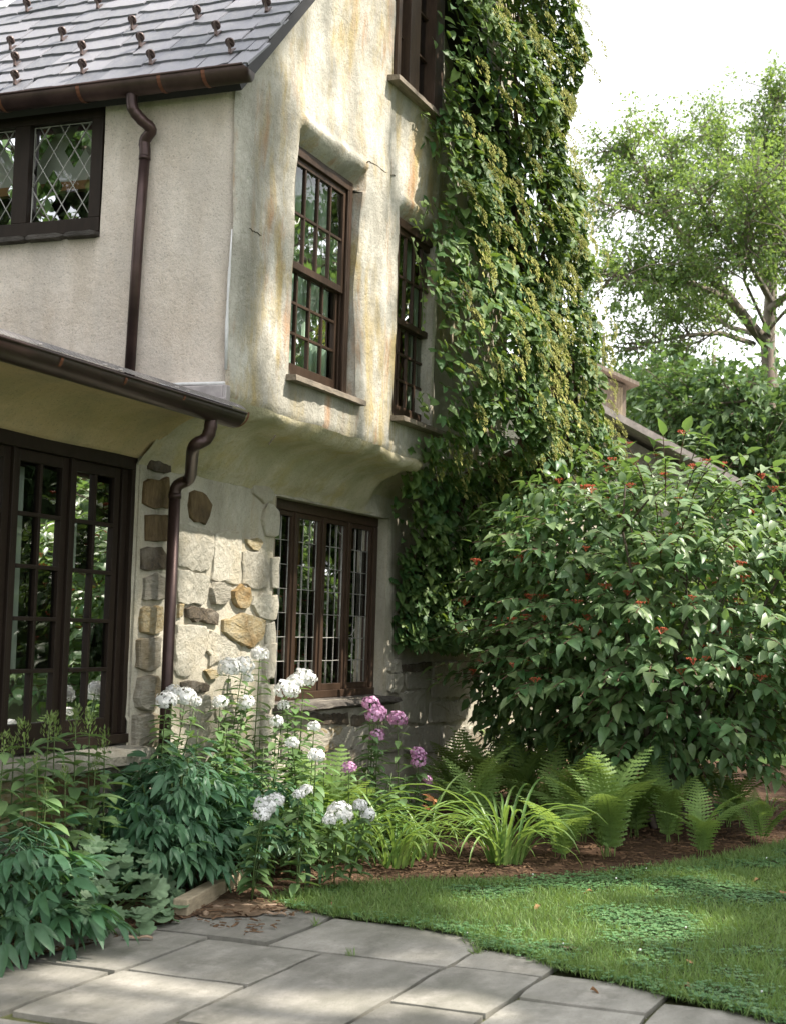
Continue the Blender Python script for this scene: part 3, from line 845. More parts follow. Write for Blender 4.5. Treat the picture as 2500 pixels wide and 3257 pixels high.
# attic window, flush with the wall, with a wide central post
aw = MB(); yf = YG - .03
aw.box(W3[0], W3[0] + .07, yf, yf + .13, W3[2], W3[3]).box(W3[1] - .17, W3[1] + .02, yf - .02, yf + .13, W3[2], W3[3])
aw.box(10.76, 10.97, yf - .01, yf + .12, W3[2], W3[3]).box(10.97, 11.0, yf + .01, yf + .12, W3[2], W3[3])
aw.box(W3[0] + .07, 10.76, yf + .02, yf + .12, W3[2], W3[2] + .06).box(11.0, W3[1] - .17, yf + .02, yf + .12, W3[2], W3[2] + .06)
attic = aw.build('attic_window', M['wood'], house, False, .004)
for xa, xb in ((W3[0] + .07, 10.76), (11.0, W3[1] - .17)):
    for q in range(5):
        z = W3[2] + .06 + q * .36
        pane_quad([(xa, yf + .075, z), (xb, yf + .075, z), (xb, yf + .075 + random.uniform(-.001, .001), z + .345), (xa, yf + .075, z + .345)], attic)
        MB().box(xa, xb, yf + .05, yf + .09, z + .345, z + .36).build('glazing_bar', M['wood'], attic)
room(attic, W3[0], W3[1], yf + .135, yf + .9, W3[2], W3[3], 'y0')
wavy_sheet(attic, W3[0] + .08, 10.76, yf + .2, W3[2], W3[3]); wavy_sheet(attic, 11.12, 11.3, yf + .2, W3[2], W3[3])
sb = MB(); vs = []; n = 20
for i in range(n + 1):
    x = W3[0] - .10 + (W3[1] - W3[0] + .16) * i / n; j = .012 * nz(x, 1, 2, 9)
    for yy, zz in ((YG + .05, W3[2]), (yf - .06 + j, W3[2] - .01), (yf - .065 + j, W3[2] - .05 + j), (YG + .05, W3[2] - .05)): vs.append((x, yy, zz))
sb.add(vs, [(4 * i + k, 4 * i + (k + 1) % 4, 4 * i + 4 + (k + 1) % 4, 4 * i + 4 + k) for i in range(n) for k in range(4)] + [(0, 1, 2, 3), tuple(4 * n + k for k in (3, 2, 1, 0))])
sb.build('sill', M['old_wood'], attic)

# leaded casement window, four lights of 3 x 7 panes
yc = YS + .13
cw = MB(); x0, x1, z0, z1 = CW
cw.box(x0 - .02, x1 + .02, yc - .02, yc + .10, z1 - .075, z1 + .02).box(x0 - .02, x1 + .02, yc - .03, yc + .10, z0 + .0, z0 + .06)
cw.box(x0 - .02, x0 + .05, yc - .02, yc + .10, z0 + .06, z1 - .075).box(x1 - .075, x1 + .02, yc - .02, yc + .10, z0 + .06, z1 - .075)
posts = [10.585, 11.10, 11.615]
for p in posts: cw.box(p - .028, p + .028, yc - .015, yc + .09, z0 + .06, z1 - .075)
casement = cw.build('casement_window', M['wood'], house, False, .005)
edges = [x0 + .05] + [v_ for p in posts for v_ in (p - .028, p + .028)] + [x1 - .075]
for k in range(4):
    a, b_ = edges[2 * k], edges[2 * k + 1]
    fr_ = MB(); r = .038; fz0, fz1 = z0 + .06, z1 - .075
    fr_.box(a, a + r, yc, yc + .05, fz0, fz1).box(b_ - r, b_, yc, yc + .05, fz0, fz1).box(a + r, b_ - r, yc, yc + .05, fz0, fz0 + .05).box(a + r, b_ - r, yc, yc + .05, fz1 - r, fz1)
    fr_.build('casement', M['wood'], casement, False, .003)
    a += r; b_ -= r; g0, g1 = fz0 + .05, fz1 - r
    lm = MB(); yy = yc + .028
    XS = [a + (b_ - a) * t for t in (0, .335, .67, 1)]; ZS = [g0 + (g1 - g0) * q / 7 for q in range(8)]
    for x in XS[1:3]:
        lm.tube([(x + .003 * nz(x, z, 1, 9), yy - .004, z) for z in np.linspace(g0, g1, 15)], .0034, 6)
    for z in ZS[1:7]: lm.tube([(x, yy - .004 + .002 * nz(x, z, 2, 6), z + .003 * nz(x, z, 1, 7)) for x in np.linspace(a, b_, 6)], .0034, 6)
    lm.tube([(XS[0] + .004, yy - .003, g0), (XS[0] + .004, yy - .003, g1)], .004, 5).tube([(XS[3] - .004, yy - .003, g0), (XS[3] - .004, yy - .003, g1)], .004, 5)
    lm.build('lead_cames', M['lead'], casement, True)
    for c in range(3):
        for q in range(7):
            e = [random.uniform(-.0012, .0012) for _ in range(3)]
            pane_quad([(XS[c], yy, ZS[q]), (XS[c + 1], yy + e[0], ZS[q]), (XS[c + 1], yy + e[0] + e[1], ZS[q + 1]), (XS[c], yy + e[1], ZS[q + 1])], casement)
# mended cracks in the leaded panes: thin lead strips
for pl in ([(921, 1575), (907, 1610)], [(929, 1925), (925, 1945), (918, 1968)], [(1039, 1745), (1033, 1765), (1025, 1788)], [(1073, 1665), (1077, 1690), (1089, 1702)],
           [(1129, 2000), (1118, 2020), (1106, 2024), (1120, 2040), (1126, 2052)], [(1178, 2055), (1169, 2095)], [(1088, 2140), (1080, 2172)]):
    MB().tube([tuple(onY(x / DD, y / DD, yc + .022)) for x, y in pl], .004, 5).build('lead_mend', M['lead'], casement)
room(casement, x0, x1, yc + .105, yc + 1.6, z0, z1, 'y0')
MB().box(11.66, 11.72, yc + .5, yc + .56, z0 + .03, z1).box(11.2, 11.66, yc + .55, yc + .6, 1.52, 1.56).build('shelf_post', M['orange'], casement)
sb = MB(); vs = []; n = 44
for i in range(n + 1):
    x = x0 + .05 + (x1 - x0 + .10) * i / n; j = .035 * nz(x, 1, 2, 4.2) + .014 * nz(x, 1, 6, 19)
    for yy, zz in ((YS + .12, z0 + .0), (YS - .10 + j, z0 - .025), (YS - .12 + j, z0 - .06 + j * .5), (YS - .02, z0 - .085)): vs.append((x, yy, zz))
sb.add(vs, [(4 * i + k, 4 * i + (k + 1) % 4, 4 * i + 4 + (k + 1) % 4, 4 * i + 4 + k) for i in range(n) for k in range(4)] + [(0, 1, 2, 3), tuple(4 * n + k for k in (3, 2, 1, 0))])
sb.build('sill', M['slate_sill'], casement)

# french window: three leaves of 2 x 5 panes
yf = YS + .03
x0, x1, z0, z1 = FW
fm = MB()
fm.box(x0, x1, yf, yf + .12, z1 - .06, z1 + .02).box(x0, x1, yf - .02, yf + .12, z0 - .005, z0 + .05)
lv = [(5.72, 6.27), (6.315, 6.845), (6.87, 7.40), (7.425, 7.955)]
fm.box(x1 - .055, x1 - .0, yf, yf + .12, z0 + .05, z1 - .06).box(x1 - .115, x1 - .055, yf + .03, yf + .12, z0 + .05, z1 - .06)
for a, b_ in zip(lv[:-1], lv[1:]): fm.box(a[1], b_[0], yf + .015, yf + .11, z0 + .05, z1 - .06)
french = fm.build('french_window', M['wood_dark'], house, False, .004)
for a, b_ in lv:
    lf = MB(); r = .062; fz0, fz1 = z0 + .052, z1 - .062
    lf.box(a + .002, a + r, yf + .035, yf + .08, fz0, fz1).box(b_ - r, b_ - .002, yf + .035, yf + .08, fz0, fz1)
    lf.box(a + r, b_ - r, yf + .035, yf + .08, fz0, fz0 + .10).box(a + r, b_ - r, yf + .035, yf + .08, fz1 - .065, fz1)
    g0, g1, ga, gb = fz0 + .10, fz1 - .065, a + r, b_ - r; gm = (ga + gb) / 2
    lf.box(gm - .013, gm + .013, yf + .035, yf + .075, g0, g1)
    for q in range(1, 5):
        z = g0 + (g1 - g0) * q / 5; lf.box(ga, gb, yf + .032, yf + .072, z - .012, z + .012)
    lf.build('window_leaf', M['wood_dark'], french, False, .003)
    for c in range(2):
        for q in range(5):
            a0, a1 = (ga, gm) if c == 0 else (gm, gb); b0 = g0 + (g1 - g0) * q / 5; b1 = g0 + (g1 - g0) * (q + 1) / 5
            e, e2 = random.uniform(-.0008, .0008), random.uniform(-.0008, .0008)
            pane_quad([(a0, yf + .056, b0), (a1, yf + .056 + e, b0), (a1, yf + .056 + e + e2, b1), (a0, yf + .056 + e2, b1)], french)
    wavy_sheet(french, gb - .14, gb - .075, yf + .24, g0, g1)
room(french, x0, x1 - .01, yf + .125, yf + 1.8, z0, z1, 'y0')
# stone ledge under the french window
sb = MB(); vs = []; n = 30
for i in range(n + 1):
    x = 5.0 + (8.13 - 5.0) * i / n; j = .02 * nz(x, 1, 2, 5)
    for yy, zz in ((YS + .15, .845), (YS - .14 + j, .83), (YS - .17 + j, .80), (YS - .16 + j, .745), (YS + .05, .735)): vs.append((x, yy, zz))
sb.add(vs, [(5 * i + k, 5 * i + (k + 1) % 5, 5 * i + 5 + (k + 1) % 5, 5 * i + 5 + k) for i in range(n) for k in range(5)] + [(0, 1, 2, 3, 4), tuple(5 * n + k for k in (4, 3, 2, 1, 0))])
sb.build('window_ledge', M['st_cream'], house)
for k, (a, b_) in enumerate(((5.2, 5.9), (5.93, 6.5), (6.53, 7.2), (7.23, 7.75), (7.78, 8.1))):
    stone([(a, .42), (b_, .42), (b_, .71), (a, .71)], M[('st_ochre', 'st_cream', 'st_ochre', 'st_brown', 'st_cream')[k]], .04)
    stone([(a + .1, .06), (b_ + .05, .06), (b_ + .05, .38), (a + .1, .38)], M['st_grey'], .03)

# diamond leaded window in the side wall
y0, y1, z0, z1 = DW
z1 = 5.0
xf = XC - .005
dm = MB()
lights = [(5.475, 5.955), (6.075, 6.555), (6.675, 7.155)]
dm.box(xf, xf + .10, y0 - .01, y0 + .075, z0 + .085, z1 - .16).box(xf, xf + .10, y0 - .01, y1, z0 - .01, z0 + .085).box(xf, xf + .10, y0 - .01, y1, z1 - .16, z1 + .03)
for a, b_ in zip(lights[:-1], lights[1:]): dm.box(xf, xf + .10, a[1], b_[0], z0 + .085, z1 - .16)
dm.box(xf, xf + .1, 7.155, y1, z0 + .085, z1 - .16)
dia = dm.build('diamond_window', M['wood_dark'], house, False, .004)


def clip(poly, a0, a1, b0, b1):
    for ax, v_, sg in ((0, a0, 1), (0, a1, -1), (1, b0, 1), (1, b1, -1)):
        out = []
        for i in range(len(poly)):
            p, q = poly[i], poly[(i + 1) % len(poly)]; dp, dq = (p[ax] - v_) * sg, (q[ax] - v_) * sg
            if dp >= 0: out.append(p)
            if dp * dq < 0:
                t = dp / (dp - dq); out.append((p[0] + (q[0] - p[0]) * t, p[1] + (q[1] - p[1]) * t))
        poly = out
        if len(poly) < 3: return []
    return poly


for a, b_ in lights:
    g0, g1 = z0 + .085, z1 - .16; cw_, ch = (b_ - a) / 3.0, (g1 - g0) / 2.75; xg = xf + .055
    lead = MB()
    for i in range(-6, 10):
        for sgn in (1, -1):
            P0 = (a + i * cw_, g0); P1 = (a + i * cw_ + sgn * cw_ * 2.75, g1)
            t0, t1 = 0., 1.
            if P1[0] != P0[0]:
                ta, tb = sorted(((a - P0[0]) / (P1[0] - P0[0]), (b_ - P0[0]) / (P1[0] - P0[0]))); t0, t1 = max(0, ta), min(1, tb)
            if t1 - t0 < .02: continue
            pts = []
            for q in range(7):
                t = t0 + (t1 - t0) * q / 6; pts.append((xg - .004, P0[0] + (P1[0] - P0[0]) * t + .002 * nz(t * 5, i, sgn), P0[1] + (P1[1] - P0[1]) * t))
            lead.tube(pts, .0036, 5)
    lead.tube([(xg - .004, a + .005, g0 + .005), (xg - .004, b_ - .005, g0 + .005), (xg - .004, b_ - .005, g1 - .005), (xg - .004, a + .005, g1 - .005), (xg - .004, a + .005, g0 + .005)], .006, 5)
    lead.build('lead_cames', M['lead'], dia, True)
    for i in range(-1, 5):
        for j in range(-1, 9):
            cx_, cz_ = a + i * cw_ + (cw_ / 2 if j % 2 else 0), g0 + j * ch / 2
            P = clip([(cx_ - cw_ / 2, cz_), (cx_, cz_ - ch / 2), (cx_ + cw_ / 2, cz_), (cx_, cz_ + ch / 2)], a, b_, g0, g1)
            if P:
                e = random.uniform(-.006, .006); e2 = random.uniform(-.006, .006)
                pane_quad([(xg + (p - cx_) * e + (q - cz_) * e2, p, q) for p, q in P], dia)
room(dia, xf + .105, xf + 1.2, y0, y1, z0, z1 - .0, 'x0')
MB().box(xf + .30, xf + .32, y0 + .02, y1 - .02, z0 + .43, z1 - .02).build('blind', M['beige'], dia)
MB().box(xf + .27, xf + .33, y0 + .02, y1 - .02, z0 + .37, z0 + .43).build('blind_rail', M['orange'], dia)
yy = y0 - .02
while yy < y1:
    w = random.uniform(.22, .34); sb = MB(); n = 8; vs = []
    for i in range(n + 1):
        t = yy + (w - .006) * i / n; j = .012 * nz(t, 3, 2, 9) - (.02 if i in (0, n) else 0)
        for xx, zz in ((xf + .05, z0 - .012), (xf - .065 - j, z0 - .018 + j * .3), (xf - .07 - j, z0 - .05 - j * .5), (xf + .05, z0 - .055)): vs.append((xx, t, zz))
    sb.add(vs, [(4 * i + k, 4 * i + (k + 1) % 4, 4 * i + 4 + (k + 1) % 4, 4 * i + 4 + k) for i in range(n) for k in range(4)] + [(0, 1, 2, 3), tuple(4 * n + k for k in (3, 2, 1, 0))])
    sb.build('sill_slate', M['slate_sill'], dia); yy += w

# ---------------- main roof
RS = math.radians(44.5); u = Vector((math.cos(RS), 0, math.sin(RS))); nr = Vector((-math.sin(RS), 0, math.cos(RS)))
E0 = Vector((XC - .13, 0, 4.925))        # eave line at the roof deck
YV = YG - .045                           # verge
rb = MB()
p0, p1 = E0, E0 + u * 4.6
q0 = Vector((14.75, 0, 4.985)); q1 = p1
for (a, b_, sg) in ((p0, p1, 1),):
    rb.add([(a.x, YV, a.z), (a.x, 12, a.z), (b_.x, 12, b_.z), (b_.x, YV, b_.z)] + [tuple(Vector((v_.x, yy, v_.z)) - nr * .07) for v_, yy in ((a, YV), (a, 12), (b_, 12), (b_, YV))],
           [(0, 1, 2, 3), (7, 6, 5, 4), (0, 4, 5, 1), (1, 5, 6, 2), (2, 6, 7, 3), (3, 7, 4, 0)])
rb.add([(p1.x, YV, p1.z - .003), (p1.x, 12, p1.z - .003), (14.9, 12, 4.9), (14.9, YV, 4.9), (14.9, 12, 4.8), (14.9, YV, 4.8), (p1.x, 12, p1.z - .1), (p1.x, YV, p1.z - .1)],
       [(0, 1, 2, 3), (3, 2, 4, 5), (5, 4, 6, 7), (0, 3, 5, 7), (1, 6, 4, 2)])
roof = rb.build('roof', M['black'], house)
# slates: one shared mesh per pattern, laid in courses
slate_meshes = []
for k in range(8):
    bm = bmesh.new(); n = 6; top = []; bot = []
    cut = random.choice([0, 0, .018, -.018])
    for i in range(n + 1):
        t = i / n - .5; ed = (.006 * nz(t * 6, k * 3.1, 1, 1.3) + .006 * random.uniform(-1, 1))
        sk = cut * (1 if (t > .3 if cut > 0 else t < -.3) else 0)
        top.append((bm.verts.new((t, 0 + ed + abs(sk), .020)), bm.verts.new((t, .33, .010)))); bot.append((bm.verts.new((t, .003 + ed + abs(sk), 0)), bm.verts.new((t, .33, 0))))
    for i in range(n):
        bm.faces.new((top[i][0], top[i + 1][0], top[i + 1][1], top[i][1])); bm.faces.new((bot[i][0], bot[i][1], bot[i + 1][1], bot[i + 1][0])); bm.faces.new((top[i][0], bot[i][0], bot[i + 1][0], top[i + 1][0]))
    bm.faces.new((top[0][0], top[0][1], bot[0][1], bot[0][0])); bm.faces.new((top[n][0], bot[n][0], bot[n][1], top[n][1]))
    bmesh.ops.recalc_face_normals(bm, faces=bm.faces)
    me = bpy.data.meshes.new('slate'); bm.to_mesh(me); bm.free(); me.materials.append(M['slate']); slate_meshes.append(me)
EXPO = .195; ncount = 0
rest = []
for r in range(15):
    y = YV - .02 - random.uniform(0, .16); s0 = -.03 + r * EXPO
    while y < 8.6:
        w = random.uniform(.19, .40)
        if r == 0: w *= .8
        a = max(y, YV - .018)
        if y + w - a > .06:
            ww = y + w - a - random.uniform(.008, .016)
            tilt = math.radians(2.9 + random.uniform(-.3, 1.0)); jy = random.uniform(-.014, .012)
            uu = (u * math.cos(tilt) - nr * math.sin(tilt)); nn = (nr * math.cos(tilt) + u * math.sin(tilt))
            base = E0 + u * (s0 + jy) + nr * (.021 + random.uniform(0, .003)); c = Vector((base.x, a + ww / 2, base.z))
            ln = 1.0
            mtx = Matrix(((0, uu.x * ln, nn.x, c.x), (-ww, 0, 0, c.y), (0, uu.z * ln, nn.z, c.z), (0, 0, 0, 1)))
            rot = Matrix.Rotation(random.uniform(-.03, .03), 4, 'Z')
            link('slate', slate_meshes[random.randrange(8)], None, roof, mtx @ rot); ncount += 1
        y += w
# snow guards
sg = bmesh.new()
for k in range(9):
    pass
sgm = MB()
disk = [(0.036 * math.sin(a) * (1.0 + .12 * math.cos(2 * a)), 0, .062 + .034 * math.cos(a)) for a in np.linspace(0, 2 * math.pi, 18)[:-1]]
vv = [(x, -.006, z) for x, _, z in disk] + [(x, .006, z) for x, _, z in disk]; N = len(disk)
sgm.add(vv, [tuple(range(N)), tuple(range(2 * N - 1, N - 1, -1))] + [(k, N + k, N + (k + 1) % N, (k + 1) % N) for k in range(N)])
sgm.tube([(0, .0, .09), (0, -.012, .085), (0, -.02, .06), (0, -.03, .03), (0, -.05, .012)], [.006, .008, .010, .012, .010], 6)
sgm.box(-.013, .013, -.055, .03, .006, .011)
sgm.tube([(-.02, -.008, .05), (-.012, -.02, .075), (0, -.014, .06), (.012, -.02, .075), (.02, -.008, .05)], .004, 5)
sg_me = bpy.data.meshes.new('snow_guard'); sg_me.from_pydata(sgm.v, [], sgm.f); sg_me.update(); sg_me.materials.append(simple('bronze_guard', (.095, .064, .058), .5, .3, .3, 12, .1))
sg.free()
for zx, zy in ((1187, 105), (805, 165), (390, 230), (85, 285), (507, 315), (853, 268), (1302, 200), (1385, 305), (915, 372), (112, 380), (510, 425), (112, 490), (1600, 60), (600, 40), (180, 60)):
    d = ray(zx * .36, zy * .36); o_ = E0 + nr * .035
    t = (Vector(o_) - Vector(CAM)).dot(nr) / Vector(d).dot(nr); P = Vector(CAM) + Vector(d) * t
    mtx = Matrix(((0, u.x, nr.x, P.x), (-1, 0, 0, P.y), (0, u.z, nr.z, P.z), (0, 0, 0, 1)))
    link('snow_guard', sg_me, None, roof, mtx @ Matrix.Scale(.95, 4))
MB().bar((E0.x, YV - .012, E0.z - .03), (p1.x, YV - .012, p1.z - .03), .018, .075, tuple(nr)).build('verge_trim', M['black'], roof)


# half-round gutters
def gutter(a, b_, r, outv, name, parent, n=12, mat=None):
    a, b_, o = Vector(a), Vector(b_), Vector(outv)
    up = Vector((0, 0, 1)); mb = MB(); vs = []
    for p in (a, b_):
        for rr in (r, r - .004):
            for k in range(n + 1):
                t = math.pi * k / n; vs.append(p - o * (rr * math.cos(t)) - up * (rr * math.sin(t)))
    m_ = n + 1; fs = []
    for k in range(n):
        fs += [(k, k + 1, 2 * m_ + k + 1, 2 * m_ + k), (m_ + k, 3 * m_ + k, 3 * m_ + k + 1, m_ + k + 1)]
    fs += [tuple(range(n + 1)), tuple(2 * m_ + k for k in range(n, -1, -1))]
    mb.add(vs, fs)
    mb.tube([a + o * r, b_ + o * r], .009, 8)
    return mb.build(name, mat or M['copper'], parent, True)


GX, GZ, GR = XC - .185, 4.965, .084
gut = gutter((GX, YG - .15, GZ), (GX, 9, GZ + .0), GR, (-1, 0, 0), 'gutter', house)
for yy in (4.52, 4.83, 5.42, 6.02, 6.7):
    st_ = MB(); vs = []; N = 10
    for k in range(N + 1):
        t = math.pi * k / N
        for dy in (-.013, .013): vs.append((GX + (GR + .004) * math.cos(t), yy + dy, GZ - (GR + .004) * math.sin(t)))
    st_.add(vs, [(2 * k, 2 * k + 1, 2 * k + 3, 2 * k + 2) for k in range(N)]); st_.build('gutter_strap', M['rust'], gut)
dn = lambda P: [tuple(p) for p in P]
# upper downpipe
py = 5.05
a = onX(283, 212, GX); pw = onX(312, 300, XC - .06); pbm = onX(277, 800, XC - .06)
ytop, ybot = pw[1], pbm[1]
za = GZ - GR - .005
P = [(GX, a[1], za + .03), (GX, a[1], za - .03), (GX + .008, a[1] - .012, za - .085), (GX + .045, a[1] - .05, za - .14), (XC - .082, a[1] - .085, za - .185), (XC - .062, ytop + .003, za - .245), (XC - .06, ytop, za - .31), (XC - .06, ytop, za - .36)]
SP = smooth_path(P, 5)
up1 = MB().tube(SP, [.036 + (.0022 if (i % 3 == 0 and 8 < i < 30) else 0) for i in range(len(SP))], 14)
up1.tube([SP[-1], (XC - .06, (ytop + ybot) / 2, 4.0), (XC - .06, ybot, 3.0)], .034, 14).tube([(XC - .06, ytop, za - .345), (XC - .06, ytop, za - .37)], .038, 14)
up1.build('downpipe', M['copper'], house, True)
# grey flashing above the lower roof
fl = MB(); fl.box(XC - .045, XC - .01, YG + .02, 5.4, 2.93, 3.055).box(XC - .06, XC - .03, YG + .0, 5.4, 2.93, 2.975).box(XC - .045, XC + .01, YG - .006, YG + .02, 2.91, 3.055)
fl.build('flashing', M['flash'], house, False, .006)
MB().tube([(XC - .022, 4.42, 3.066), (XC - .026, 4.7, 3.07), (XC - .022, 5.0, 3.064), (XC - .024, 5.4, 3.068)], .012, 6).build('caulk_line', M['putty'], house, True)

# lower roof, soffit, gutter
lr = MB(); lr.box(3.0, XC + .0, YG - .03, YG + .04, 2.862, 2.925)
lr.add([(3, YG + .04, 2.925), (XC - .06, YG + .04, 2.925), (XC - .06, 8, 3.02), (3, 8, 3.02), (3, YG + .04, 2.86), (XC - .06, YG + .04, 2.86), (XC - .06, 8, 2.95), (3, 8, 2.95)], [(0, 1, 2, 3), (7, 6, 5, 4), (0, 4, 5, 1), (1, 5, 6, 2), (3, 2, 6, 7), (0, 3, 7, 4)])
lr.build('lower_roof', M['black'], house)
vs = []; pr = [(.03, 2.862), (.06, 2.85), (.16, 2.845), (.28, 2.835), (.36, 2.80), (.42, 2.765), (.48, 2.735), (.54, 2.70), (.60, 2.635), (.635, 2.615), (.75, 2.612)]
for i in range(61):
    x = 3.0 + (XC + .02 - 3.0) * i / 60
    bl = sm((x - (XC - .35)) / .35)
    for dy, z in pr:
        zc = np.interp(dy, [p_[0] for p_ in prof], [p_[1] for p_ in prof]) - .012
        vs.append((x, YG + dy, z + max(0., min(zc, z + .2) - z) * bl + .010 * nz(x, dy * 2, 1, 1.5) * (1 - bl)))
K = len(pr); mb = MB(); mb.add(vs, [(a * K + c, (a + 1) * K + c, (a + 1) * K + c + 1, a * K + c + 1) for a in range(60) for c in range(K - 1)])
mb.build('soffit', M['soffit'], house, True)
G2 = (YG - .115, 2.868, .085)
g2 = gutter((3.0, G2[0], G2[1]), (7.94, G2[0], G2[1] - .01), G2[2], (0, -1, 0), 'lower_gutter', house)
gm_ = MB(); n = 260; vs = []
for i in range(n + 1):
    x = 3.0 + (7.945 - 3.0) * i / n
    for k, (yy, zz) in enumerate(((-.090, .006), (-.055, .034), (.0, .055), (.085, .06))): vs.append((x, G2[0] + yy, G2[1] + zz + (.0035 if i % 2 else 0)))
gm_.add(vs, [(4 * i + k, 4 * i + 4 + k, 4 * i + 5 + k, 4 * i + 1 + k) for i in range(n) for k in range(3)])
gm_.build('gutter_mesh', M['grate'], g2)
for zx, zy in ((300, 370), (735, 500), (1130, 620), (1560, 720)):
    xx = onY(zx * .32, zy * .32 + 672, YG - .1)[0]
    st_ = MB(); vs = []; N = 10
    for k in range(N + 1):
        t = math.pi * k / N
        for dx in (-.011, .011): vs.append((xx + dx, G2[0] + (G2[2] + .004) * math.cos(t), G2[1] - (G2[2] + .004) * math.sin(t)))
    st_.add(vs, [(2 * k, 2 * k + 1, 2 * k + 3, 2 * k + 2) for k in range(N)]); st_.build('gutter_strap', M['rust'], g2)
for zx, zy in ((215, 265), (655, 402), (758, 437), (1137, 552), (1213, 578), (1545, 685)):
    q = onY(zx * .32, zy * .32 + 672, G2[0] - .05)
    MB().bar((q[0] - .012, G2[0] - .092, G2[1] + .012), (q[0] + .012, G2[0] - .092, G2[1] + .014), .014, .010).build('gutter_clip', M['flash'], g2, False, .002)
# lower downpipe
o1 = onY(452, 915, G2[0]); yw = 4.88
w1 = onY(378, 985, yw); w2 = onY(350, 1650, yw); xw = (w1[0] + w2[0]) / 2
P = [(o1[0], G2[0], G2[1] - .05), (o1[0], G2[0] + .005, 2.73), (o1[0] - .005, G2[0] + .03, 2.67), (o1[0] - .03 * 1, G2[0] + .09, 2.625)]
P2 = [(xw, yw, 2.40)]
A = Vector(P[-1]); Bq = Vector((xw + .035, yw - .08, 2.515))
SP = smooth_path([(P[0][0], P[0][1], P[0][2] + .02)] + P + [tuple(A.lerp(Bq, .5)), tuple(Bq), (xw + .006, yw - .016, 2.47), (xw, yw, 2.42), (xw, yw, 2.38)], 5)
elbow = MB().tube(SP, [.038 + (.0022 if (i % 3 == 0 and 5 < i < 19) else 0) for i in range(len(SP))], 14)
for t in (.30, .62):
    c = A.lerp(Bq, t); d_ = (Bq - A).normalized(); elbow.tube([c - d_ * .003, c + d_ * .003], .0425, 14, False)
elbow.tube([(xw, yw, 2.40), (xw, yw, 1.2), (xw - .005, yw, .05)], .037, 14)
elbow.tube([(xw, yw, 2.385), (xw, yw, 2.415)], .0415, 14)
elbow.build('lower_downpipe', M['copper'], house, True)

# vine-covered right-hand mass of the house
cm = MB(); cm.box(11.75, 14.45, YG + .30, 9.5, 3.0, 9.6).box(12.25, 14.6, YS + .03, 9.5, -.1, 2.62)
cm.box(8.12, 11.84, 11.0, 11.2, -.1, 8.0).box(3.0, 8.1, 8.0, 8.2, -.1, 2.9)
cm.build('chimney_mass', M['gable'], house)
# ------------------------------------------------------------------ climbing hydrangea on the wall


def smooth_lerp(x, xp, fp): return np.interp(x, xp, fp)


def vine_left(z):   # left limit of the foliage (x) by height
    return smooth_lerp(z, [1.4, 2.0, 2.6, 2.8, 2.95, 3.1, 3.6, 4.2, 4.7, 5.0, 5.5, 5.9, 6.5, 9], [12.40, 12.28, 12.06, 11.74, 11.42, 11.10, 10.95, 10.92, 11.02, 11.22, 11.26, 11.24, 11.22, 11.22])


def vine_right(z):
    return smooth_lerp(z, [1.4, 2.5, 3.5, 4.6, 5.2, 6.0, 7.0, 9], [15.4, 15.6, 15.45, 15.2, 14.75, 14.35, 14.15, 14.2])


def vine_y(x, z):
    wallp = smooth_lerp(z, [2.2, 2.95, 3.2], [YS, YS - .05, YG])
    edge = np.clip((x - vine_left(z)) / 1.2, 0, 1)
    right = np.clip((vine_right(z) - x) / .9, 0, 1)
    th = .05 + .42 * edge ** .7 + .22 * smooth_lerp(z, [1.4, 3.5, 5, 9], [.2, 1., .6, .5])
    y = wallp - th * (.35 + .65 * np.sqrt(right))
    return y + (1 - np.sqrt(right)) * .75 * (x > 13)


vine = thing('climbing_hydrangea', 'climbing vine with olive lacecap flowers covering the right end of the house wall', 'climbing plant', (13, 4.2, 0))
NV = 24000
zz = 1.45 + 7.4 * rng.uniform(0, 1, NV) ** 1.45; xx = vine_left(zz) + (vine_right(zz) - vine_left(zz)) * rng.uniform(0, 1, NV) ** .95
lump = np.array([mnoise.noise(Vector((a * 1.9, b_ * 2.6, 0))) + .6 * mnoise.noise(Vector((a * 4.5, b_ * 5.5, 5))) for a, b_ in zip(xx, zz)])
keep = (lump > -.75)
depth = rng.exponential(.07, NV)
big = np.array([mnoise.noise(Vector((a * .95, b_ * 1.15, 9))) for a, b_ in zip(xx, zz)])
yy = vine_y(xx, zz) - .14 * lump - .45 * big * np.clip((xx - vine_left(zz)) / .6, 0, 1) + depth * .8
keep &= ~((xx < 11.7) & (zz < 2.55))
# thin the foliage over the second window so its panes and sill stay visible
edge = xx - vine_left(zz)
keep &= ~((edge < .30) & (zz < 5.0) & (zz > 3.0) & (rng.uniform(0, 1, NV) > edge / .30 * .8 + .2))
xx, yy, zz, lump, depth = xx[keep], yy[keep], zz[keep], lump[keep], depth[keep]
N = len(xx)
pos = np.stack([xx, yy, zz], 1)
side = np.clip((xx - (vine_right(zz) - .9)) / .9, 0, 1)
outn = unit(np.stack([side * 1.1 - .25, -.8 * np.ones(N), .85 + 0 * xx], 1) + rng.normal(0, .3, (N, 3)))
dirn = unit(np.stack([rng.normal(-.1, .75, N), -.55 + rng.normal(0, .3, N), -.45 + rng.normal(0, .4, N)], 1))
scl = rng.uniform(.62, 1.2, N)
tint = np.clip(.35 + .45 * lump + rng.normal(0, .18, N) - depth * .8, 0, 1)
heart = [leaf_shape(.085, .078, 4, .16, .22, 'heart'), leaf_shape(.095, .075, 4, .10, .35, 'heart')]
px, pyy, pz = proj(pos)
vis = (depth < .05) & (px > 800) & (px < 1310) & (pyy > 0) & (pyy < 1400)
order = np.argsort(np.where(vis, np.linalg.norm(pos - CAM, axis=1) / scl, 1e9))[:300]
msk = np.zeros(N, bool); msk[order] = True
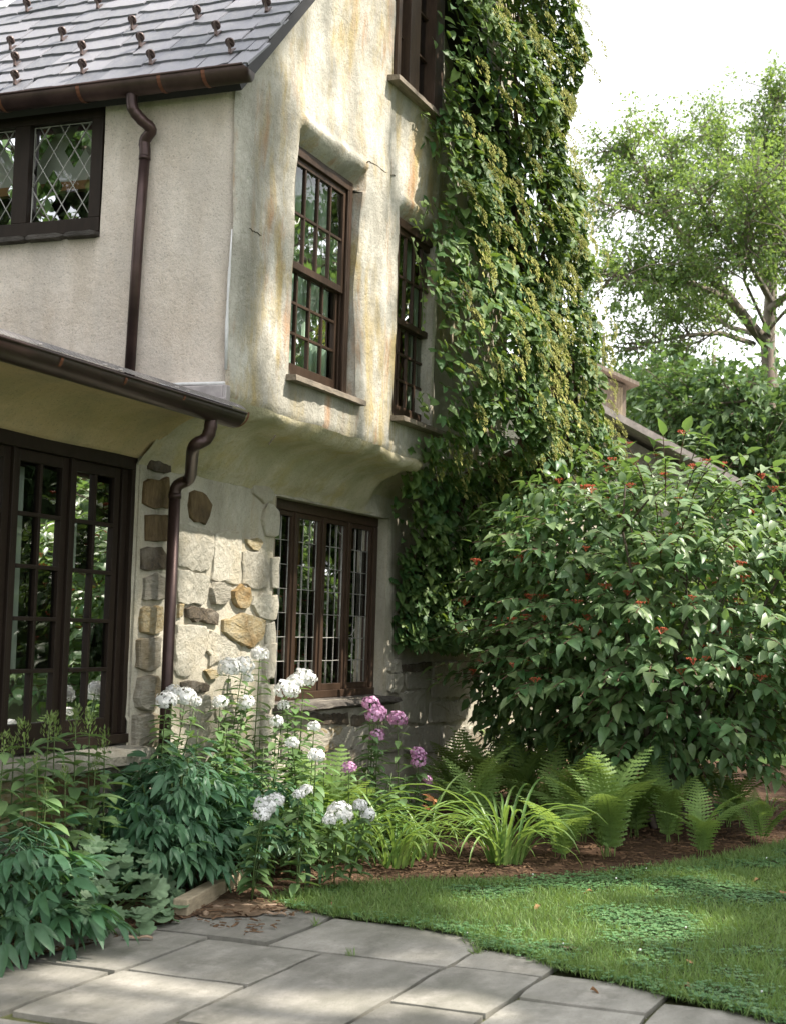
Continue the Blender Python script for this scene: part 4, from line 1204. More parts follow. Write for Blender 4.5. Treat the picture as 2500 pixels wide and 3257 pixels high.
place_leaves('leaf', variants('leaf', heart, M['l_vine'], (.2, .45, .75)), pos[msk], dirn[msk], outn[msk], scl[msk], vine)
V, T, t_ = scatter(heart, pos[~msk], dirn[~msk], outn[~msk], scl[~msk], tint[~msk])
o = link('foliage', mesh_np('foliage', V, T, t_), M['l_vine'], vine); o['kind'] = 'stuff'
# stems
vs_ = MB()
for k in range(16):
    x = rng.uniform(12.5, 14.2); z = rng.uniform(1.7, 2.0); pts = []
    while z < 8.6:
        x += rng.normal(0, .06); pts.append((x, float(vine_y(x, z)) + .22, z)); z += .25
    vs_.tube(pts, [max(.006, .03 * (1 - i / len(pts))) for i in range(len(pts))], 6)
vs_.build('stem', M['stem_brown'], vine, True)
# loose runners at the edge
for pl in ([(880, 470), (905, 500), (930, 515), (955, 500), (980, 490)], [(903, 245), (925, 262), (940, 290), (944, 320)], [(880, 510), (893, 560), (905, 620), (900, 700)], [(905, 840), (895, 855), (915, 880)],
           [(985, 560), (975, 620), (985, 700)], [(900, 480), (915, 440), (905, 430)]):
    pts = [onY(x, y, YG - .06) for x, y in pl]
    MB().tube([tuple(p) for p in pts], .005, 5).build('runner', M['stem_green'], vine, True)
    q = np.concatenate([np.linspace(a, b_, 6) for a, b_ in zip(pts[:-1], pts[1:])])
    nn_ = len(q)
    place_leaves('leaf', variants('leaf', heart[:1], M['l_vine'], (.7, .95)), q + rng.normal(0, .02, (nn_, 3)), unit(rng.normal(0, .6, (nn_, 3)) + [0, -.3, -.5]), unit(rng.normal(0, .3, (nn_, 3)) + [0, -.8, .6]), rng.uniform(.4, .75, nn_), vine)
# lacecap flower clusters


def lacecap():
    Vs, Ts, ts = [], [], []; nb = 0
    R, TT, tt = [], [], []
    pos, d, nn, sc, ti = [], [], [], [], []
    for k in range(150):
        r = .085 * math.sqrt(random.random()); a = random.uniform(0, 6.28)
        pos.append((r * math.cos(a), r * math.sin(a) * .9, .045 - 4 * r * r + random.uniform(-.008, .008))); d.append(unit((math.cos(a) + random.uniform(-.5, .5), math.sin(a) + random.uniform(-.5, .5), .4)))
        nn.append(unit((random.uniform(-.5, .5), random.uniform(-.5, .5), 1))); sc.append(random.uniform(.5, 1)); ti.append(random.uniform(0, .7))
    for k in range(7):
        a = k * .9 + random.uniform(-.3, .3); r = .095
        for j in range(4):
            pos.append((r * math.cos(a), r * math.sin(a), .01)); d.append((math.cos(j * 1.57), math.sin(j * 1.57), .1)); nn.append((0, 0, 1)); sc.append(1.1); ti.append(1.)
    V, T, t_ = scatter([leaf_shape(.022, .016, 2, .1, .1, 'oval')], np.array(pos), np.array(d), np.array(nn), np.array(sc), np.array(ti))
    me = mesh_np('flower_cluster', V, T, t_); me.materials.append(M['l_vineflower']); return me


laces = [lacecap() for _ in range(4)]
cand = np.where((lump > -.3) & (zz > 2.7) & (depth < .10) & (xx < vine_right(zz) - .45))[0]; rng.shuffle(cand); got = []
for i in cand:
    if all(np.linalg.norm(pos[i] - pos[j]) > .20 for j in got): got.append(i)
    if len(got) >= 230: break
for i in got:
    nn_ = unit(np.array([rng.normal(-.45, .3), -1., .42 + rng.normal(0, .2)])); R = frames(np.array([[1., 0, 0]]), nn_[None])[0]
    link('flower_cluster', laces[rng.integers(0, 4)], None, vine, mat4(R, pos[i] + np.array([0, -.14, .03]), rng.uniform(.85, 1.5)))

# ------------------------------------------------------------------ viburnum shrub
SB = np.array([12.86, 2.70, 0.]); 
shrub = thing('viburnum_shrub', 'large rounded green shrub with small red berries right of the ivied wall', 'shrub', tuple(SB))
st_ = MB(); tips = []
for k in range(11):
    a = 2 * math.pi * k / 11 + rng.uniform(-.2, .2); r0 = rng.uniform(.05, .30); r1 = rng.uniform(.6, 1.4); h = rng.uniform(1.9, 2.9)
    pts = []
    for q in range(9):
        t = q / 8; r = r0 + (r1 - r0) * t ** 1.4
        pts.append((SB[0] + r * math.cos(a) + .05 * rng.normal(), SB[1] + r * math.sin(a) + .05 * rng.normal(), h * t))
    st_.tube(pts, [.032 * (1 - .8 * q / 8) for q in range(9)], 6); tips.append(pts)
    for q in (3, 4, 5, 6, 7):
        p = Vector(pts[q]); dirv = Vector((rng.normal(), rng.normal(), .4)).normalized(); L_ = rng.uniform(.4, .8)
        st_.tube([p, p + dirv * L_ * .5 + Vector((0, 0, .05)), p + dirv * L_], [.012, .008, .004], 5)
st_.build('branches', M['bark'], shrub, True)
RX, RZ = 1.95, 1.66
sp_pos, sp_d, sp_n, sp_s, sp_t = [], [], [], [], []; twig = MB(); bpos = []
for k in range(760):
    # point on the shell of the crown
    ct = rng.uniform(-.97, 1); a = rng.uniform(0, 2 * math.pi); s_ = math.sqrt(1 - ct * ct); rr = rng.uniform(.72, 1.0) if k < 600 else rng.uniform(.35, .75)
    rr *= 1 + .13 * mnoise.noise(Vector((math.cos(a) * s_ * 2.2, math.sin(a) * s_ * 2.2, ct * 2.2)))
    bx = RX * (1.0 if ct > 0 else 1.0 + .05 * ct)
    P = SB + np.array([bx * s_ * math.cos(a) * rr, RX * .93 * s_ * math.sin(a) * rr, 1.72 + RZ * ct * rr * (.95 if ct > 0 else .82)])
    if P[1] > 4.6 or P[2] < .30: continue
    o = unit(np.array([s_ * math.cos(a), s_ * math.sin(a), .15 + .3 * ct])); L_ = rng.uniform(.35, .62); start = P - o * L_ * .75
    side = unit(np.cross(o, [0, 0, 1.])); npair = int(L_ / .075)
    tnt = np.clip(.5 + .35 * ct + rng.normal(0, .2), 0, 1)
    pts = []
    for q in range(npair + 1):
        t = q / npair; c = start + o * L_ * t + np.array([0, 0, .05 * math.sin(t * 2.2) - .10 * t * t]); pts.append(tuple(c))
        for sgn in ((1, -1) if q < npair else (0,)):
            dd = unit(o * (.55 if sgn else 1) + side * sgn * .85 + np.array([0, 0, -.26 + rng.normal(0, .22)]))
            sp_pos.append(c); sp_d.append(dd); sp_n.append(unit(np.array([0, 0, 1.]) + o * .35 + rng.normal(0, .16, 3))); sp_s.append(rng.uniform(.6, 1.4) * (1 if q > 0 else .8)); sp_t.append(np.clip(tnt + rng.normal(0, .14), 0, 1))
    twig.tube(pts, [.005] * len(pts), 4, False)
    if ct > -.5 and rng.random() < .36: bpos.append(start + o * L_ * rng.uniform(.3, .8) + np.array([0, 0, .06]))
o = twig.build('twigs', M['stem_brown'], shrub); o['kind'] = 'stuff'
sp_pos, sp_d, sp_n, sp_s, sp_t = map(np.array, (sp_pos, sp_d, sp_n, sp_s, sp_t))
# loose inner foliage
NI = 3600
v_ = unit(rng.normal(0, 1, (NI, 3))); rr = rng.uniform(.35, .92, (NI, 1)) ** .6
ip = SB + v_ * rr * np.array([RX * .95, RX * .88, RZ * .9]) + np.array([0, 0, 1.68]); ok = (ip[:, 2] > .28) & (ip[:, 1] < 4.6); ip = ip[ok]; NI = len(ip)
v2 = unit(rng.normal(0, 1, (2600, 3))); p2 = np.array([13.45, 3.8, 1.05]) + v2 * (rng.uniform(.3, 1, (2600, 1)) ** .5) * np.array([1.05, .8, .85]); k2 = (p2[:, 2] > .4) & (p2[:, 1] < 4.75)
v3 = unit(rng.normal(0, 1, (1500, 3))); p3 = np.array([12.45, 3.45, 2.25]) + v3 * (rng.uniform(.3, 1, (1500, 1)) ** .5) * np.array([.95, .8, .85]); k3 = p3[:, 1] < 4.3
ip = np.concatenate([ip, p2[k2], p3[k3]]); v_ = np.concatenate([v_[ok], v2[k2], v3[k3]]); ok = np.ones(len(v_), bool); NI = len(ip)
vleaf = [leaf_shape(.115, .066, 4, .16, .30, 'ovate'), leaf_shape(.125, .068, 4, .22, .45, 'ovate'), leaf_shape(.105, .064, 4, .12, .2, 'ovate')]
allp = np.concatenate([sp_pos, ip]); alld = np.concatenate([sp_d, unit(v_[ok] * [.6, .6, .1] + rng.normal(0, .4, (NI, 3)) + [0, 0, -.45])]); alln = np.concatenate([sp_n, unit(rng.normal(0, .35, (NI, 3)) + [0, 0, 1])])
alls = np.concatenate([sp_s, rng.uniform(.6, 1.15, NI)]); allt = np.concatenate([sp_t, rng.uniform(0, .75, NI)])
dcam = np.linalg.norm(allp - CAM, axis=1) / alls; dcam[len(sp_pos):] = 1e9
px, pyy, pz = proj(allp); dcam[(px < 850) | (px > 1700)] = 1e8
order = np.argsort(dcam)[:300]; msk = np.zeros(len(allp), bool); msk[order] = True
place_leaves('leaf', variants('leaf', vleaf, M['l_vib'], (.3, .6, .9)), allp[msk], alld[msk], alln[msk], alls[msk], shrub)
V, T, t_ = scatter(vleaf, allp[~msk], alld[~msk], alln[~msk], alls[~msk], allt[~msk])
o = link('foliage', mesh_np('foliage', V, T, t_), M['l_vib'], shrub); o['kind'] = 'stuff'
bers = []
ico = bmesh.new(); bmesh.ops.create_icosphere(ico, subdivisions=1, radius=1); iv = np.array([v.co for v in ico.verts]); it = np.array([[v.index for v in f.verts] for f in ico.faces]); ico.free()
for k in range(3):
    mb = MB(); 
    for q in range(22):
        a = rng.uniform(0, 6.28); r = .055 * math.sqrt(rng.random()); c = np.array([r * math.cos(a) * 1.3, r * math.sin(a), .01 + rng.uniform(-.006, .012)])
        mb.add(iv * .0065 + c, [tuple(f) for f in it])
        if q % 3 == 0: mb.tube([(0, 0, -.04), tuple(c)], .0018, 3, False)
    me = bpy.data.meshes.new('berry_cluster'); me.from_pydata(mb.v, [], mb.f); me.materials.append(M['berry']); bers.append(me)
for p in bpos:
    link('berry_cluster', bers[rng.integers(0, 3)], None, shrub, Matrix.Translation(p) @ Matrix.Rotation(rng.uniform(0, 6), 4, 'Z') @ Matrix.Scale(rng.uniform(.55, .95), 4))

# ------------------------------------------------------------------ flower bed plants
phl_shapes = [leaf_shape(.105, .036, 4, .2, .25, 'lance'), leaf_shape(.095, .040, 4, .15, .4, 'lance')]
phl_meshes = variants('leaf', phl_shapes, M['l_phlox'], (.25, .55, .85))


def phlox_head(mat, R=.07, nfl=70, seed=0):
    pos, d, nn, ti = [], [], [], []
    for k in range(nfl):
        th = math.acos(1 - 1.6 * random.random()); a = random.uniform(0, 6.283); n_ = np.array([math.sin(th) * math.cos(a), math.sin(th) * math.sin(a), math.cos(th)])
        lump_ = 1 + .16 * mnoise.noise(Vector(tuple(n_ * 2.2 + seed * 3.7)))
        c = n_ * R * lump_ * np.array([1, 1, .85]) * random.uniform(.90, 1.05); n_ = unit(n_ + rng.normal(0, .22, 3)); e1 = unit(np.cross(n_, [.3, .2, .9])); e2 = np.cross(n_, e1); off = random.random() * 1.2; tt = random.random()
        for j in range(5):
            b_ = off + j * 1.2566; dd = e1 * math.cos(b_) + e2 * math.sin(b_)
            pos.append(c); d.append(dd + n_ * .12); nn.append(n_); ti.append(tt)
    V, T, t_ = scatter([leaf_shape(.0125, .0115, 2, .05, .15, 'oval')], np.array(pos), np.array(d), np.array(nn), np.ones(len(pos)), np.array(ti))
    me = mesh_np('flower_head', V, T, t_); me.materials.append(mat); return me


WH = [phlox_head(M['p_white'], .060, 125, k) for k in range(4)]; PK = [phlox_head(M['p_pink'], .056, 95, k + 9) for k in range(3)]


def bud_head():
    pos, d, nn = [], [], []
    for k in range(60):
        h = random.random(); a = random.uniform(0, 6.28); r = .034 * (1 - .6 * h) * math.sqrt(random.random()); pos.append((r * math.cos(a), r * math.sin(a), h * .12 - .05)); d.append((math.cos(a) * .6, math.sin(a) * .6, .9)); nn.append((math.cos(a), math.sin(a), .2))
    V, T, t_ = scatter([leaf_shape(.030, .010, 2, .2, .1, 'lance')], np.array(pos), np.array(d), np.array(nn), rng.uniform(.5, 1.1, 60), rng.uniform(0, 1, 60))
    me = mesh_np('bud_cluster', V, T, t_); me.materials.append(M['l_bud']); return me


BUD = [bud_head() for _ in range(3)]


def stem_plant(name, base, tops, label, cat, group, leaf_from=.08, gap=.048, lsc=1.4, lmesh=None, lean=0.):
    """tops: list of (point, mesh or None, scale, mesh name)"""
    t = thing(name, label, cat, tuple(base), group)
    base = np.array(base, float); mb = MB()
    for (tp, hm, hs, hn) in tops:
        tp = np.array(tp, float); mid = base + (tp - base) * .5 + np.array([rng.normal(0, .02), rng.normal(0, .02), .03])
        P = lambda q: (1 - q) ** 2 * base + 2 * q * (1 - q) * mid + q * q * tp
        mb.tube([tuple(P(q)) for q in np.linspace(0, 1, 8)], [.005, .005, .005, .0045, .004, .004, .0035, .003], 5)
        H = np.linalg.norm(tp - base); npair = max(3, int(H * (1 - leaf_from) / gap)); ph = rng.uniform(0, 3.1)
        lp, ld, ln, ls = [], [], [], []
        for q in range(npair):
            f = leaf_from + (1 - leaf_from) * (q + .5) / npair * .97; c = P(f); a = ph + (q % 2) * 1.57 + rng.normal(0, .15)
            for sgn in (0, math.pi):
                dd = np.array([math.cos(a + sgn), math.sin(a + sgn), .12 + rng.normal(0, .16)]); lp.append(c); ld.append(unit(dd)); ln.append(unit(np.array([0, 0, 1.]) - .3 * dd * 0 + rng.normal(0, .12, 3)))
                ls.append(lsc * rng.uniform(.75, 1.15) * (1. if f < .85 else .72))
        place_leaves('leaf', lmesh or phl_meshes, np.array(lp), np.array(ld), np.array(ln), np.array(ls), t)
        if hm is not None:
            link(hn, hm, None, t, Matrix.Translation(tp) @ Matrix.Rotation(rng.uniform(0, 6), 4, 'Z') @ Matrix.Rotation(rng.normal(0, .18), 4, 'X') @ Matrix.Scale(hs * (1.4 if hn == 'flower_head' else 1.2), 4))
    mb.build('stem', M['stem_green'], t, True)
    return t


def P3(x, y, Y): return onY(x, y, Y)


def wh(i): return WH[i % 4]


WP = [  # base dx at ground given by point; heads (dx,dy,Y,scale)
    ([(556, 1398, 4.8, .75)], 'white phlox with the topmost round flower head against the stone wall', 0),
    ([(492, 1428, 4.78, .95), (520, 1424, 4.75, .9), (530, 1450, 4.75, .5)], 'white phlox with a broad double flower head left of the leaded window', 0),
    ([(472, 1502, 4.72, .62), (527, 1503, 4.68, .72)], 'white phlox with two heads just below the broad double head', 0),
    ([(357, 1497, 4.72, .78), (398, 1490, 4.76, .85), (372, 1478, 4.8, .6), (420, 1500, 4.74, .45)], 'white phlox in front of the brown lower downpipe', 0),
    ([(650, 1450, 4.5, .95), (613, 1475, 4.48, .95), (632, 1458, 4.49, .7)], 'white phlox with a large head in front of the leaded window', 0),
    ([(592, 1542, 4.5, .55), (607, 1508, 4.5, .5)], 'small-headed white phlox below the leaded window corner', 0),
    ([(672, 1553, 4.15, .5), (625, 1588, 4.05, .5)], 'sparse white phlox left of the tall bright fern', 0),
    ([(676, 1615, 3.95, .6)], 'short white phlox directly left of the bright fern fronds', 0),
    ([(655, 1690, 3.8, .5), (640, 1698, 3.8, .42)], 'low bluish-white phlox with a thin loose head at the foot of the fern', 0),
    ([(568, 1722, 3.95, .75), (590, 1712, 3.95, .65), (560, 1742, 3.92, .6)], 'low white phlox with a three-lobed head beside the peony', 0),
    ([(728, 1738, 3.72, .95), (705, 1752, 3.7, .5)], 'low white phlox with a wide head above the daylily leaves', 0),
    ([(770, 1722, 3.68, .55), (785, 1740, 3.66, .62)], 'low white phlox at the right of the wide low head', 0),
]
for heads, lab, _ in WP:
    tops = [(onY(x, y, Y), WH[rng.integers(0, 4)], s, 'flower_head') for x, y, Y, s in heads]
    b0 = np.array(tops[0][0]); base = (b0[0] + rng.normal(0, .03), b0[1] + .02 + rng.uniform(0, .05), .03)
    stem_plant('white_phlox', base, tops, lab, 'phlox', 'white phlox in the flower bed')
PP = [([(793, 1505, 4.35, .85), (802, 1530, 4.33, .9), (812, 1522, 4.36, .7)], 'pink phlox with a tall double head below the leaded window sill'),
      ([(849, 1537, 4.35, .95)], 'pink phlox with a single dark pink dome right of the double head'),
      ([(806, 1572, 4.3, .75)], 'pink phlox with a small head below the tall double head'),
      ([(893, 1610, 4.15, .75), (895, 1628, 4.13, .75)], 'pale pink phlox with a two-tier head beside the green ferns'),
      ([(747, 1641, 4.0, .62)], 'purple-pink phlox with the small head beside the bright fern'),
      ([(910, 1668, 4.1, .65)], 'pale pink phlox with the lowest flat head above the orange lily')]
for heads, lab in PP:
    tops = [(onY(x, y, Y), PK[rng.integers(0, 3)], s, 'flower_head') for x, y, Y, s in heads]
    b0 = np.array(tops[0][0]); stem_plant('pink_phlox', (b0[0] + rng.normal(0, .03), b0[1], .03), tops, lab, 'phlox', 'pink phlox in the flower bed', .2, .06)
# leafy stems without flowers
lab = 'leafy green phlox stem without flowers growing among the white phlox'
for k in range(30):
    dx = rng.uniform(400, 700); Y = rng.uniform(4.62, 4.85) if dx < 560 else rng.uniform(4.1, 4.6); dy = rng.uniform(1545, 1680) + max(0, dx - 560) * .3; tp = onY(dx, dy, Y)
    stem_plant('phlox_stem', (tp[0] + rng.normal(0, .05), Y, .02), [(tp, None, 1, '')], lab, 'phlox', 'flowerless phlox stems in the bed')
for k in range(16):
    dx = rng.uniform(770, 900); Y = rng.uniform(3.95, 4.25); dy = rng.uniform(1640, 1730); tp = onY(dx, dy, Y)
    stem_plant('phlox_stem', (tp[0] + rng.normal(0, .04), Y, .02), [(tp, None, 1, '')], 'leafy green phlox stem without flowers growing among the pink phlox', 'phlox', 'flowerless stems among the pink phlox')
for k, (dx, dy, Y) in enumerate(((54, 1575, 4.62), (106, 1556, 4.66), (118, 1562, 4.7), (163, 1546, 4.64), (192, 1552, 4.6), (224, 1592, 4.62), (80, 1640, 4.5), (140, 1660, 4.5), (30, 1600, 4.7), (10, 1590, 4.62), (205, 1640, 4.55), (100, 1690, 4.45))):
    tp = onY(dx, dy, Y); stem_plant('budding_phlox', (tp[0] + rng.normal(0, .03), Y, .02), [(tp, BUD[k % 3], 1. if k < 6 else .7, 'bud_cluster')], 'budding green phlox stem in front of the tall paned window', 'phlox', 'budding phlox in front of the tall window', .1, .06, 1.7)


# peonies
def peony_leaf(k):
    pos, d, nn, sc = [], [], [], []
    for b_, bl in ((-.75, .10), (0, .16), (.75, .10)):
        bd = np.array([math.cos(b_), math.sin(b_), 0]); root = np.array([.0, 0, 0]) + bd * bl
        for a, s_ in ((-.62, .85), (0, 1.05), (.62, .85)):
            pos.append(root - np.array([0, 0, .2 * bl])); d.append((math.cos(b_ + a), math.sin(b_ + a), -.25 + random.uniform(-.2, .1))); nn.append(unit((random.uniform(-.2, .2), random.uniform(-.2, .2), 1))); sc.append(s_ * random.uniform(.85, 1.1))
    V, T, _ = scatter([leaf_shape(.125, .038, 5, .22, .35, 'lance')], np.array(pos), np.array(d), np.array(nn), np.array(sc), np.zeros(9))
    mb = MB(); mb.tube([(-.16, 0, -.10), (-.05, 0, .0), (0, 0, 0), (.10, 0, -.01)], .003, 4, False).tube([(0, 0, 0), (.08, .07, -.01)], .002, 3, False).tube([(0, 0, 0), (.08, -.07, -.01)], .002, 3, False)
    V2 = np.array(mb.v); T2 = np.array([(f[0], f[1], f[2]) for f in mb.f] + [(f[0], f[2], f[3]) for f in mb.f]) + len(V)
    me = mesh_np('leaf', np.concatenate([V, V2]), np.concatenate([T, T2]), np.full(len(V) + len(V2), random.uniform(.1, .9))); me.materials.append(M['l_peony']); return me


PEO = [peony_leaf(k) for k in range(7)]


def peony(c, rx, ry, h, n, label, zmin=.12, sc=1.):
    t = thing('peony', label, 'peony', (c[0], c[1], 0.)); mb = MB()
    for k in range(n):
        a = rng.uniform(0, 6.283); e = rng.uniform(0, 1) ** .6; ct = rng.uniform(0, 1); s_ = math.sqrt(1 - (ct * .95) ** 2)
        p = np.array([c[0] + rx * s_ * math.cos(a) * e, c[1] + ry * s_ * math.sin(a) * e, zmin + (h - zmin) * (ct * .9 + .1) * rng.uniform(.82, 1.05)])
        o_ = unit(np.array([math.cos(a), math.sin(a), 0])); dd = unit(o_ + np.array([0, 0, -.05 + rng.normal(0, .4)]) + rng.normal(0, .35, 3)); nn = unit(np.array([0, 0, 1.]) + o_ * .35 + rng.normal(0, .2, 3))
        R = frames(dd[None], nn[None])[0]
        link('leaf', PEO[rng.integers(0, 7)], None, t, mat4(R, p, sc * rng.uniform(.8, 1.2)))
        if k % 4 == 0: mb.tube([(c[0] + .1 * math.cos(a), c[1] + .1 * math.sin(a), 0), tuple((p + [c[0], c[1], 0]) * [.5, .5, .55]), tuple(p - .05 * dd)], .005, 4, False)
    mb.build('stem', M['stem_green'], t, True)


pc = onY(395, 1700, 4.55)
peony((pc[0] - .08, 4.52), .60, .28, .84, 190, 'wide dark green peony clump behind the timber edging')
pc = onY(45, 1800, 4.45)
peony((pc[0] - .03, 4.42), .34, .30, .62, 52, 'dark green peony at the edge of the paving beside the round-leaved clump', .06, 1.15)
pc = onY(520, 1700, 4.4)
peony((pc[0] + .12, 4.35), .30, .28, .70, 34, 'small dark peony between the wide peony and the low white phlox')
# lady's mantle
GL = [round_leaf(.062, 7), round_leaf(.052, 8), round_leaf(.07, 7)]
GLM = variants('leaf', GL, M['l_ger'], (.2, .5, .8))
c0 = onZ(285, 1975, 0.); t = thing('lady_mantle', 'low clump of round scalloped grey-green leaves at the edge of the paving', 'plant', (c0[0], c0[1] + .18, 0)); mb = MB(); lp, ld, ln, ls = [], [], [], []
for k in range(120):
    dx, dy = rng.uniform(165, 385), rng.uniform(1790, 1990); 
    if (dx - 280) / 110 > 0 and dy < 1790 + (dx - 280) * .9: continue
    Y = 4.16 + (1990 - dy) / 200 * .35 + rng.normal(0, .05); p = onY(dx, dy, Y)
    if p[2] < .03: p[2] = .03 + rng.uniform(0, .04)
    a = rng.uniform(-2.6, -.3); o_ = np.array([math.cos(a), math.sin(a), -.1]); lp.append(p); ld.append(unit(o_)); ln.append(unit(np.array([-.25, -.45, .8]) + rng.normal(0, .25, 3))); ls.append(rng.uniform(.6, 1.15))
    if k % 3 == 0: mb.tube([(c0[0], c0[1] + .2, .0), tuple((p + [c0[0], c0[1] + .2, .1]) / 2), tuple(p)], .0025, 4, False)
place_leaves('leaf', GLM, np.array(lp), np.array(ld), np.array(ln), np.array(ls), t); mb.build('stem', M['stem_green'], t)


# ferns
def frond(k, L=.75, npin=24):
    Vs, Ts, ts = [], [], []; b0 = 0
    C = lambda t: np.array([L * (t - .10 * t * t), 0, L * (.42 * t - .62 * t ** 2.2)])
    w0 = .155 * L * 1.15
    for i in range(npin):
        t = .10 + .90 * i / (npin - 1); c = C(t); tg = unit(C(min(1, t + .02)) - C(t - .02)); w = w0 * max(.10, math.sin(math.pi * (t * .93 + .05)) ** .75) * (1 if t < .75 else 1)
        for s_ in (1, -1):
            d = unit(tg * .32 + np.array([0, s_, 0]) + np.array([0, 0, -.12 + random.uniform(-.06, .06)])); n_ = 8; hw = .0185 * L / .75; V = []
            sd = unit(tg - d * (tg @ d)); lw = w * random.uniform(.93, 1.05)
            for q in range(n_ + 1):
                f = q / n_; z = -.10 * lw * f * f; hh = hw * (1 - f) ** .55 * (1. if q % 2 else .42) + .0005
                p = c + d * lw * f + np.array([0, 0, z]); V += [p + sd * (hh + .004 * (q % 2)), p - sd * hh]
            T = []
            for q in range(n_): T += [(2 * q, 2 * q + 1, 2 * q + 3), (2 * q, 2 * q + 3, 2 * q + 2)]
            Vs.append(np.array(V)); Ts.append(np.array(T) + b0); b0 += len(V); ts.append(np.full(len(V), np.clip(.45 + .4 * (t - .5) + random.uniform(-.1, .1), 0, 1)))
    mb = MB(); mb.tube([tuple(C(q)) for q in np.linspace(0, 1, 10)], [.0035 * (1 - .8 * q) for q in np.linspace(0, 1, 10)], 4, False)
    V2 = np.array(mb.v); T2 = np.array([(f[0], f[1], f[2]) for f in mb.f] + [(f[0], f[2], f[3]) for f in mb.f]) + b0
    me = mesh_np('frond', np.concatenate(Vs + [V2]), np.concatenate(Ts + [T2]), np.concatenate(ts + [np.full(len(V2), .7)])); me.materials.append(M['l_fern']); return me


FR = [frond(k, .75, 20) for k in range(4)]


def fern(c, n, label, size=1., pitch=(45, 80), az=None, group='ferns in the bed'):
    t = thing('fern', label, 'fern', (c[0], c[1], 0.02), group)
    for k in range(n):
        a = 2 * math.pi * k / n + rng.uniform(-.35, .35) if az is None else rng.uniform(*az)
        p = math.radians(rng.uniform(*pitch)); d = np.array([math.cos(a) * math.cos(p), math.sin(a) * math.cos(p), math.sin(p)]); nn = np.array([-math.cos(a) * math.sin(p), -math.sin(a) * math.sin(p), math.cos(p)])
        R = frames(d[None], nn[None])[0]
        link('frond', FR[rng.integers(0, 4)], None, t, mat4(R, (c[0] + rng.normal(0, .03), c[1] + rng.normal(0, .03), .02), size * rng.uniform(.8, 1.15)))


def gz(dx, dy): q = onZ(dx, dy, .02); return (q[0], q[1])


q = onY(708, 1700, 4.2); fern((q[0], 4.2), 7, 'tall upright bright fern between the white and the pink phlox', 1.05, (66, 86))
q = onY(560, 1720, 4.55); fern((q[0], 4.55), 6, 'pale sunlit fern behind the white phlox against the wall', .95, (50, 80))
q = onY(760, 1720, 4.4); fern((q[0], 4.45), 6, 'yellow-green fern in the sun behind the pink phlox', .9, (50, 78))
FL = [(975, 1730, 7, .95, 'fern beside the orange lily at the foot of the stone wall'), (1040, 1745, 7, .95, 'fern behind the right-hand daylily clump'), (1010, 1790, 6, .85, 'arching fern directly left of the right-hand daylily clump'),
      (1120, 1755, 7, .95, 'upright fern behind the daylily in front of the dark stone wall'), (1185, 1770, 7, .9, 'fern between the daylily clump and the shrub trunks'), (1240, 1800, 7, .9, 'upright fern with a brown-tipped frond at the centre of the fern group'),
      (1300, 1830, 8, .95, 'broad arching fern at the front edge of the mulch'), (1355, 1790, 7, .85, 'fern in the shade of the shrub nearest its trunks'), (1430, 1800, 6, .8, 'dark shaded fern under the low shrub branches'),
      (1500, 1830, 6, .65, 'small dark fern on the mulch at the far end of the fern group'), (1560, 1770, 6, .8, 'dark fern under the shrub at the edge of the deep shade'), (1480, 1745, 6, .8, 'dim fern directly under the low shrub branches by the trunks'), (1620, 1800, 5, .6, 'last small fern toward the right edge of the view'), (1390, 1740, 7, .9, 'fern under the left side of the shrub behind the front ferns'), (1090, 1700, 7, .9, 'fern farthest back against the dark stones'), (1200, 1840, 6, .7, 'low fern at the front of the bed behind the lawn edge')]
for dx, dy, n, s_, lab in FL:
    c = gz(dx, dy); fern(c, n + 1, lab, s_ * 1.18)


# daylilies
def blade(k):
    L = random.uniform(.55, .75); V, T = [], []; n = 9; b_ = random.uniform(.75, 1.15)
    for i in range(n + 1):
        t = i / n; ang = 1.35 - 2.05 * b_ * t ** 1.3
        if i == 0: x = z = 0.
        else: x += L / n * math.cos(ang); z += L / n * math.sin(ang)
        w = .0105 * (1 - .5 * t) * (1 if i < n else .1); V += [(x, 0, z - .003), (x, w, z + .003), (x, -w, z + .003)]
    for i in range(n):
        a = 3 * i; T += [(a, a + 3, a + 4), (a, a + 4, a + 1), (a + 2, a + 5, a + 3), (a + 2, a + 3, a)]
    me = mesh_np('blade', np.array(V), np.array(T), np.full(len(V), random.random())); me.materials.append(M['l_lily']); return me


BL = [blade(k) for k in range(9)]


def daylily(c, n, label, size=1., spread=.09):
    t = thing('daylily', label, 'daylily', (c[0], c[1], .02), 'daylily clumps along the bed')
    for k in range(n):
        a = rng.uniform(0, 6.283); r = spread * math.sqrt(rng.random()); s_ = size * rng.uniform(.6, 1.15); tl = rng.normal(0, .16)
        link('blade', BL[rng.integers(0, 9)], None, t, Matrix.Translation((c[0] + r * math.cos(a), c[1] + r * math.sin(a), .02)) @ Matrix.Rotation(a + rng.normal(0, .5), 4, 'Z') @ Matrix.Rotation(tl, 4, 'Y') @ Matrix.Scale(s_, 4))
    return t


